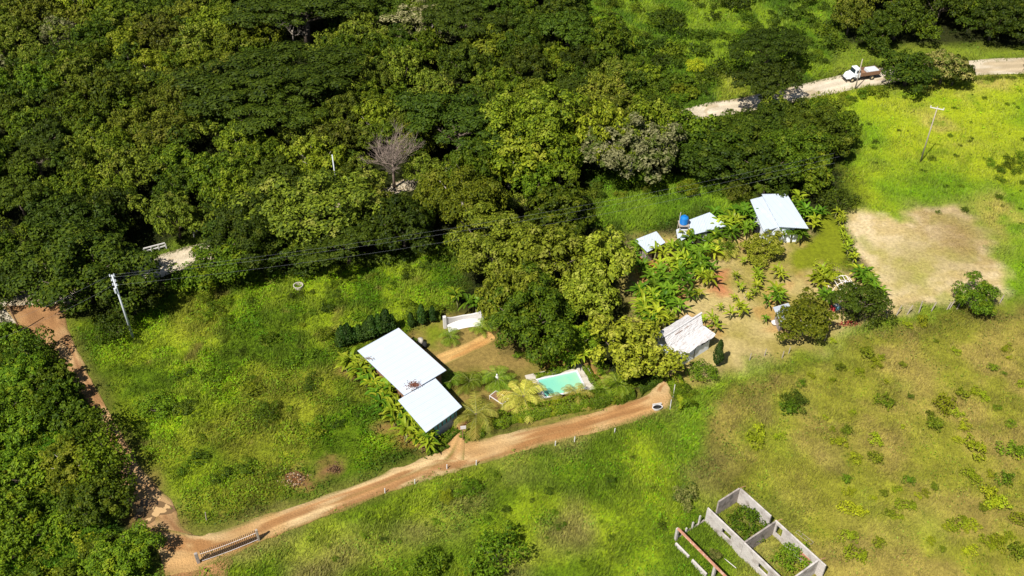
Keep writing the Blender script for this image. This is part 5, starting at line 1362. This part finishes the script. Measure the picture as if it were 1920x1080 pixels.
def wheel(x, y, r=.46, w=.28):
    o = MB().lathe([(r * .55, -w / 2), (r * .96, -w / 2), (r, -w / 3), (r, w / 3), (r * .96, w / 2), (r * .55, w / 2)], n=20).build('wheel', M_rubber, tr)
    o.location = (x, y, .46); o.rotation_euler = (math.pi / 2, 0, 0)
    q = MB().lathe([(0, -w * .4), (r * .56, -w * .42), (r * .56, w * .42), (0, w * .4)], n=16).build('rim', mat('cream_rim', (.5, .42, .25), var=.1), o)
for s in (-1, 1): wheel(4.15, s * .95); wheel(0, s * .92, w=.5); 

# ------------------------------------------------------------------ banana plants and palms
LM['banana'] = leaf_mat('leaf_banana', (.17, .25, .010), (.36, .42, .03), (.42, .42, .05), .1, trans=.35, rough=.4)
LM['bananad'] = leaf_mat('leaf_banana_deep', (.06, .15, .008), (.16, .28, .018), None, 0, trans=.35, rough=.4)
LM['ypalm'] = leaf_mat('leaf_yellow_palm', (.26, .28, .03), (.50, .46, .08), (.48, .36, .08), .2, trans=.3)
LM['gpalm'] = leaf_mat('leaf_green_palm', (.06, .12, .006), (.18, .25, .015), None, 0, trans=.25)
M_stem = mat('banana_stem', (.22, .22, .08), rough=.7, var=.3, scale=4)

def banana_leaf(mb, base, head, up, L, W, rng):
    """one long arching blade, folded along its rib, with torn edges"""
    n = 7; d = Vector((math.cos(head), math.sin(head), 0)); side = Vector((-d.y, d.x, 0)); vs = []; fs = []
    ang = up; p = Vector(base); seg = L / n
    for k in range(n + 1):
        t = k / n; w = W * (math.sin(math.pi * min(1, t * .86 + .12)) ** .7) * .5 * (.8 + .4 * rng.random()) if 0 < k < n else .03
        tilt = .25 * w
        vs += [p - side * w + Vector((0, 0, tilt)), p, p + side * w + Vector((0, 0, tilt))]
        p = p + (d * math.cos(ang) + Vector((0, 0, math.sin(ang)))) * seg
        ang -= (up + .75) / n * (.6 + .8 * t)
    for k in range(n):
        a = 3 * k
        fs += [(a, a + 1, a + 4, a + 3), (a + 1, a + 2, a + 5, a + 4)]
    mb.add(vs, fs)

def banana_meshes(stems, seed, hs=2.0, L=2.2):
    rng = random.Random(seed); lf = MB(); sts = []
    for s in range(stems):
        a = rng.uniform(0, 6.28); r = 0 if stems == 1 else rng.uniform(.3, .9)
        bx, by = r * math.cos(a), r * math.sin(a); h = hs * rng.uniform(.7, 1.1); lx, ly = rng.uniform(-.2, .2), rng.uniform(-.2, .2)
        st = MB(); sts.append(st); st.tube([(bx, by, -.2), (bx + lx * .5, by + ly * .5, h * .5), (bx + lx, by + ly, h)], [.15, .12, .07], 7)
        nl = rng.randint(10, 13); a0 = rng.uniform(0, 6.28)
        for k in range(nl):
            banana_leaf(lf, (bx + lx, by + ly, h * rng.uniform(.88, 1)), a0 + 2.4 * k + rng.uniform(-.3, .3), rng.uniform(.3, 1.5), L * rng.uniform(.6, 1.05), .40 * rng.uniform(.8, 1.15), rng)
    return lf.mesh('leaves'), [q.mesh('stem', True) for q in sts]
BAN = {}
def banana(x, y, s, dense, mtl, seed, label=None, name='banana_plant', cat='banana plant', group=None):
    key = (dense, seed % 4, mtl)
    if key not in BAN:
        a, b = banana_meshes(dense, seed % 4 + 10 * dense); a.materials.append(LM[mtl]); [q.materials.append(M_stem) for q in b]; BAN[key] = (a, b)
    a, b = BAN[key]
    t = thing(name, label, cat, (x, y, float(H(x, y))), random.uniform(0, 6.28), group, s)
    obj('leaves', a, None, t)
    for q in b: obj('stem', q, None, t)
    return t

ban = []
rng = random.Random(3)
for k in range(34):      # row hiding the long side of the white house
    t = (k + .5) / 34; off = rng.uniform(-1, 1)
    px = 650 + 152 * t + off * 11; py = 668 + 160 * t - off * 7
    x, y = Pz(px, py, 1.7); mt = 'banana' if rng.random() < .65 else 'bananad'
    ban.append((banana(x, y, rng.uniform(.7, 1.0), 2 if rng.random() < .6 else 1, mt, k, group='banana plants in front of the white house'), 'bright banana plant by the house' if mt == 'banana' else 'deep green banana plant by the house', x, y))
for (px, py, s, dn, mt) in [
  (1237, 474, .9, 2, 0), (1285, 487, .9, 2, 0), (1311, 474, 1, 3, 1), (1318, 490, .9, 2, 1), (1287, 525, .9, 2, 1), (1322, 523, .9, 2, 0), (1235, 515, .9, 3, 1), (1249, 530, .9, 2, 1), (1253, 553, .95, 3, 1), (1200, 555, .9, 2, 0), (1210, 573, .9, 3, 0), (1230, 586, 1, 3, 0), (1249, 598, .8, 2, 0), (1266, 578, .9, 2, 1), (1190, 487, .9, 3, 1), (1190, 464, .9, 2, 1), (1200, 503, .8, 3, 1),
  (1308, 551, .65, 1, 0), (1380, 515, .45, 1, 0), (1386, 537, .55, 1, 0), (1376, 557, .42, 1, 0), (1404, 555, .42, 1, 0), (1391, 580, .65, 2, 0), (1371, 588, .6, 1, 0), (1340, 606, .75, 2, 0), (1421, 515, .65, 2, 0), (1420, 535, .6, 1, 0), (1461, 511, .7, 2, 0), (1394, 487, .45, 1, 0), (1433, 487, .55, 1, 0), (1455, 552, .85, 2, 1), (1466, 547, .9, 2, 0), (1433, 598, .5, 1, 1), (1534, 523, .9, 2, 0), (1546, 531, .9, 2, 0), (1538, 553, .9, 2, 1), (1553, 556, .8, 2, 1),
  (1366, 421, 1, 2, 0), (1385, 396, 1, 3, 1), (1399, 402, .9, 2, 1), (1374, 436, .9, 3, 1), (1392, 424, .8, 2, 1), (1462, 430, .9, 3, 1), (1479, 430, .9, 3, 1), (1493, 434, .9, 3, 1), (1506, 438, .8, 3, 1), (1495, 371, .95, 2, 0), (1508, 388, .95, 3, 1), (1516, 403, .95, 3, 1), (1527, 419, .8, 2, 0), (1531, 400, .8, 2, 1), (1285, 440, .8, 2, 0), (1303, 446, .9, 2, 1), (1322, 450, .8, 2, 1), (1336, 444, .7, 2, 0), (1254, 461, .85, 2, 0), (1222, 462, .8, 2, 0), (1268, 466, .9, 2, 1), (1296, 462, .8, 3, 1),
  (1573, 400, .55, 2, 0), (1577, 413, .5, 2, 0), (1580, 428, .4, 1, 0), (1584, 441, .45, 2, 0), (1588, 450, .45, 2, 0), (1592, 460, .5, 2, 0), (1596, 470, .5, 2, 0), (1601, 482, .55, 2, 0), (1618, 508, .8, 2, 0), (1628, 517, .9, 3, 1), (1638, 529, .8, 3, 1), (1645, 545, .8, 2, 1),
  (868, 562, 1, 2, 1), (889, 570, .9, 2, 1), (850, 553, .8, 1, 0), (1092, 668, .85, 1, 0), (1078, 678, .7, 1, 0), (1215, 590, .9, 3, 0), (1240, 566, .9, 3, 1), (1222, 537, .9, 3, 1), (1262, 540, .8, 2, 1), (1205, 585, .8, 2, 1), (1212, 545, 1, 3, 1), (1225, 560, .9, 2, 0), (1244, 500, .9, 2, 0), (1258, 518, .8, 2, 1), (1218, 520, .9, 3, 1), (1270, 488, .95, 3, 0), (1300, 485, 1, 2, 1), (1330, 470, .9, 2, 0), (1310, 510, .8, 2, 0), (1330, 505, .7, 2, 1), (1290, 545, .7, 2, 1), (1345, 440, .9, 3, 1), (1352, 425, 1, 2, 0), (1376, 408, 1, 3, 0), (1350, 398, .9, 2, 1), (1405, 425, .7, 2, 1), (1240, 610, .8, 2, 0), (1222, 602, .9, 3, 1), (1448, 565, .7, 2, 1), (1412, 548, .5, 1, 0), (1350, 575, .4, 1, 0), (1318, 598, .5, 1, 0), (1545, 512, .8, 2, 0), (1620, 525, .8, 2, 1), (1634, 512, .7, 2, 0), (1180, 500, .8, 2, 1), (1350, 470, .6, 1, 1), (1300, 500, .9, 3, 1), (1272, 500, .9, 2, 1)]:
    s *= 1.04 if s > .7 else 1.1; x, y = Pz(px, py, 1.55 * s); mtl = 'bananad' if mt else 'banana'
    ban.append((banana(x, y, s, dn, mtl, px, group='banana plants of the orchard'), ('young ' if s < .6 else '') + ('deep green' if mt else 'bright green') + ' banana plant', x, y))
label_by_landmark(ban, [("the blue water tank", 1284, 425), ("the thatched hut", 1300, 680), ("the orange soil heap", 1352, 530), ("the pipe frame", 1581, 550), ("the lawn corner", 1590, 440), ("the two-sheet shed's lawn end", 1520, 420), ("the small square shed", 1215, 470), ("the fruit tree", 1510, 650),
   ("the curved white wall", 860, 620), ("the pool", 1050, 730), ("the house's top corner", 670, 680), ("the porch end of the row", 805, 835), ("the roof step", 740, 760), ("the drooping olive tree", 1140, 580)])

def frond(mb, rb, base, head, up, L, W, rng, n=20):
    d = Vector((math.cos(head), math.sin(head), 0)); side = Vector((-d.y, d.x, 0)); ang = up; p = Vector(base); pts = [p.copy()]
    for k in range(n):
        q = p + (d * math.cos(ang) + Vector((0, 0, math.sin(ang)))) * (L / n); t = (k + .5) / n
        fw = (q - p).normalized(); nrm = side.cross(fw)
        w = W * (math.sin(math.pi * min(1, .12 + t * .84)) ** .6)
        for s in (-1, 1):
            tip = q + side * s * w + fw * w * .55 - Vector((0, 0, w * (.35 + .35 * rng.random())))
            ww = L / n * .62
            mb.add([p, p + fw * ww, tip + fw * .03, tip - fw * .02], [(0, 1, 2, 3)] if s > 0 else [(3, 2, 1, 0)])
        ang -= (up + .9) / n * (.5 + t); p = q; pts.append(p.copy())
    rb.tube(pts[::4], [.035 * (1 - .18 * i) for i in range(len(pts[::4]))], 5)
PALM = {}
def palm(x, y, s, mtl, seed, nf, label=None, trunk=.9, name='palm', L=2.9):
    key = (mtl, seed, nf)
    if key not in PALM:
        rng = random.Random(seed); mb = MB(); rb = MB()
        for k in range(nf): frond(mb, rb, (0, 0, trunk), 2.4 * k + rng.uniform(-.2, .2), rng.uniform(.25, 1.35), L * rng.uniform(.8, 1.1), .62 * rng.uniform(.85, 1.1), rng)
        a = mb.mesh('fronds'); a.materials.append(LM[mtl]); b = rb.mesh('ribs'); b.materials.append(M_stem)
        tt = MB().tube([(0, 0, -.3), (.05, 0, trunk * .6), (0, 0, trunk + .15)], [.24, .18, .13], 8).mesh('trunk', True); tt.materials.append(M_bark)
        PALM[key] = (a, b, tt)
    a, b, tt = PALM[key]
    t = thing(name, label, 'palm', (x, y, float(H(x, y))), random.uniform(0, 6.28), 'garden palms', s)
    f_ = obj('fronds', a, None, t); obj('frond_rib', b, None, f_); obj('trunk', tt, None, t); return t
for (px, py, s, m_, sd, nf_, lab) in [
  (893, 772, 1.12, 'ypalm', 1, 15, 'large yellow palm in front of the porch corner'), (982, 738, 1.12, 'ypalm', 2, 15, 'large yellow palm left of the pool'), (1040, 752, .6, 'ypalm', 3, 11, 'small yellow palm below the pool'), (1084, 738, .78, 'ypalm', 4, 12, 'yellow palm at the right corner of the pool'), (1360, 464, .85, 'ypalm', 1, 15, 'yellow palm between the sheds and the soil heap'),
  (845, 712, .6, 'gpalm', 5, 12, 'small dark palm beside the house corner'), (880, 712, .62, 'gpalm', 6, 13, 'small dark palm left of the pair by the garden'), (933, 706, .68, 'gpalm', 5, 12, 'dark palm above the statue'), (905, 708, .4, 'gpalm', 6, 13, 'tiny dark palm between two larger ones'), (955, 712, .45, 'gpalm', 5, 12, 'small dark palm at the head of the yellow palm'), (1158, 722, .72, 'gpalm', 6, 13, 'green palm under the round olive tree'), (1434, 350, .8, 'gpalm', 5, 12, 'green palm behind the large shed'), (768, 650, .5, 'gpalm', 6, 13, 'small palm by the far house wall'), (845, 628, .5, 'gpalm', 5, 12, 'small palm left of the curved white wall'), (903, 612, .5, 'gpalm', 6, 13, 'small palm at the right end of the curved white wall'), (1130, 735, .5, 'gpalm', 5, 12, 'small palm between pool paving and green palm')]:
    s *= 1.3 if m_ == 'gpalm' else 1.1; x, y = Pz(px, py, 1.2 * s); palm(x, y, s, m_, sd, nf_, lab)

# --- cypress, hedges
def column_mesh(h, r, n, seed, leaf=.14, mtl='cypress'):
    rng = np.random.default_rng(seed); t = rng.random(n); a = rng.uniform(0, 6.28, n)
    rr = r * np.clip(np.minimum(t * 5, (1.04 - t) * 1.6), 0, 1) ** .6 * rng.uniform(.7, 1.05, n) * (1 + .2 * np.sin(a * 3 + t * 9))
    C = np.stack([rr * np.cos(a), rr * np.sin(a), .12 * h + t * h * .88], 1); N = unit(np.stack([np.cos(a), np.sin(a), np.full(n, .5)], 1) + rng.normal(0, .4, (n, 3)))
    V, F = leaf_quads(C, N, rng.uniform(.7, 1.4, n) * leaf * 1.5, rng.uniform(.6, 1, n) * leaf, rng); me = np_mesh('foliage', V, F); me.materials.append(LM[mtl]); return me
cy = P(1343, 688); t = thing('cypress', 'slim dark cypress standing alone beside the thatched hut', 'tree', cy)
obj('foliage', column_mesh(4.6, .62, 2600, 1), None, t); MB().tube([(0, 0, -.2), (0, 0, 1.5)], .07, 6).build('trunk', M_bark, t)
cm_ = [column_mesh(2.7, .48, 1000, k + 5) for k in range(3)]
its = []
for k in range(21):
    tt = k / 20; px = 640 + 112 * tt + rng.uniform(-2, 2); py = 640 - 36 * min(1, tt * 1.0) + (0 if k < 19 else -2)
    if k > 17: px = 752 + (k - 17) * 20; py = 606 - (k - 17) * 5
    p = P(px, py + 14); s = rng.uniform(.85, 1.6)
    t = thing('hedge_cypress', None, 'hedge plant', p, rng.uniform(0, 6), 'upright cypresses planted in a row behind the house', s)
    obj('foliage', cm_[k % 3], None, t); MB().tube([(0, 0, -.2), (0, 0, .7)], .05, 5).build('trunk', M_bark, t)
    its.append((t, 'upright cypress of the dark row', p.x, p.y))
label_by_landmark(its, [("the house's far roof corner", 748, 640), ("the top banana plant", 650, 660)])

def hedge(pts, w, h, label, kind, dens=120, leaf=.2, seed=0):
    rng = np.random.default_rng(seed); Q = np.array([Pz(*p) for p in pts]); seg = np.hypot(*(Q[1:] - Q[:-1]).T); tot = seg.sum(); n = int(tot * (w + 2 * h) * dens)
    s = rng.random(n) * tot; cum = np.concatenate([[0], np.cumsum(seg)]); i = np.clip(np.searchsorted(cum, s) - 1, 0, len(seg) - 1); f = ((s - cum[i]) / seg[i])[:, None]
    C = Q[i] * (1 - f) + Q[i + 1] * f; d = unit(Q[i + 1] - Q[i]); nr = np.stack([-d[:, 1], d[:, 0]], 1)
    a = rng.uniform(-.15, math.pi + .15, n); lump = .55 + .8 * vnoise(s, s * 0, 1.3, seed) + .2 * vnoise(s, s * 0 + 3, .35, seed)
    ex = np.sign(np.cos(a)) * np.abs(np.cos(a)) ** .6 * w / 2 * lump; ez = np.abs(np.sin(a)) ** .6 * h * lump * rng.uniform(.85, 1.05, n)
    xy = C + nr * ex[:, None]; z = H(xy[:, 0], xy[:, 1]) + ez
    N = unit(np.stack([nr[:, 0] * np.cos(a), nr[:, 1] * np.cos(a), np.sin(a) + .3], 1) + rng.normal(0, .45, (n, 3)))
    V, F = leaf_quads(np.column_stack([xy, z]), N, rng.uniform(.7, 1.4, n) * leaf, rng.uniform(.4, .8, n) * leaf, rng)
    me = np_mesh('hedge', V, F); o = obj('hedge', me, LM[kind]); tag(o, label, 'hedge'); return o
hedge([(882, 806), (930, 793), (985, 778), (1040, 768), (1100, 757)], 1.7, 1.1, 'bright green clipped hedge between the yellow palms and the lane', 'bush', seed=1)
hedge([(1100, 757), (1150, 745), (1185, 738)], 2.4, 1.3, 'taller leafy hedge between the pool corner and the lane', 'bush', seed=2)
hedge([(868, 812), (885, 820), (905, 812)], 1.2, .8, 'small dark hedge at the foot of the large yellow palm', 'green', seed=3)
hedge([(1003, 706), (1030, 699), (1052, 694), (1074, 686)], .8, .5, 'low dark hedge along the far pool edge', 'green', seed=4, leaf=.24)
hedge([(1098, 690), (1112, 712), (1130, 735)], 1.0, .7, 'low dark hedge along the right side of the pool paving', 'green', seed=5)
hedge([(840, 835), (815, 846), (800, 852)], .9, .5, 'low plants at the foot of the porch wall', 'green', seed=6)
hedge([(800, 846), (820, 836), (842, 818), (856, 806)], .9, .6, 'leafy plants under the teal porch panel', 'bush', seed=7)
hedge([(1190, 736), (1218, 722), (1245, 708)], 1.5, .9, 'dark bushes in the shade between round olive tree and lane', 'dark', seed=8)
hedge([(752, 590), (790, 585), (830, 592)], 2.2, 1.3, 'dark mixed hedge between meadow and curved wall', 'green', seed=9)
hedge([(1262, 716), (1276, 745), (1290, 775)], 1.6, 1.2, 'dark hedge clump closing the lane end', 'bush', seed=10)
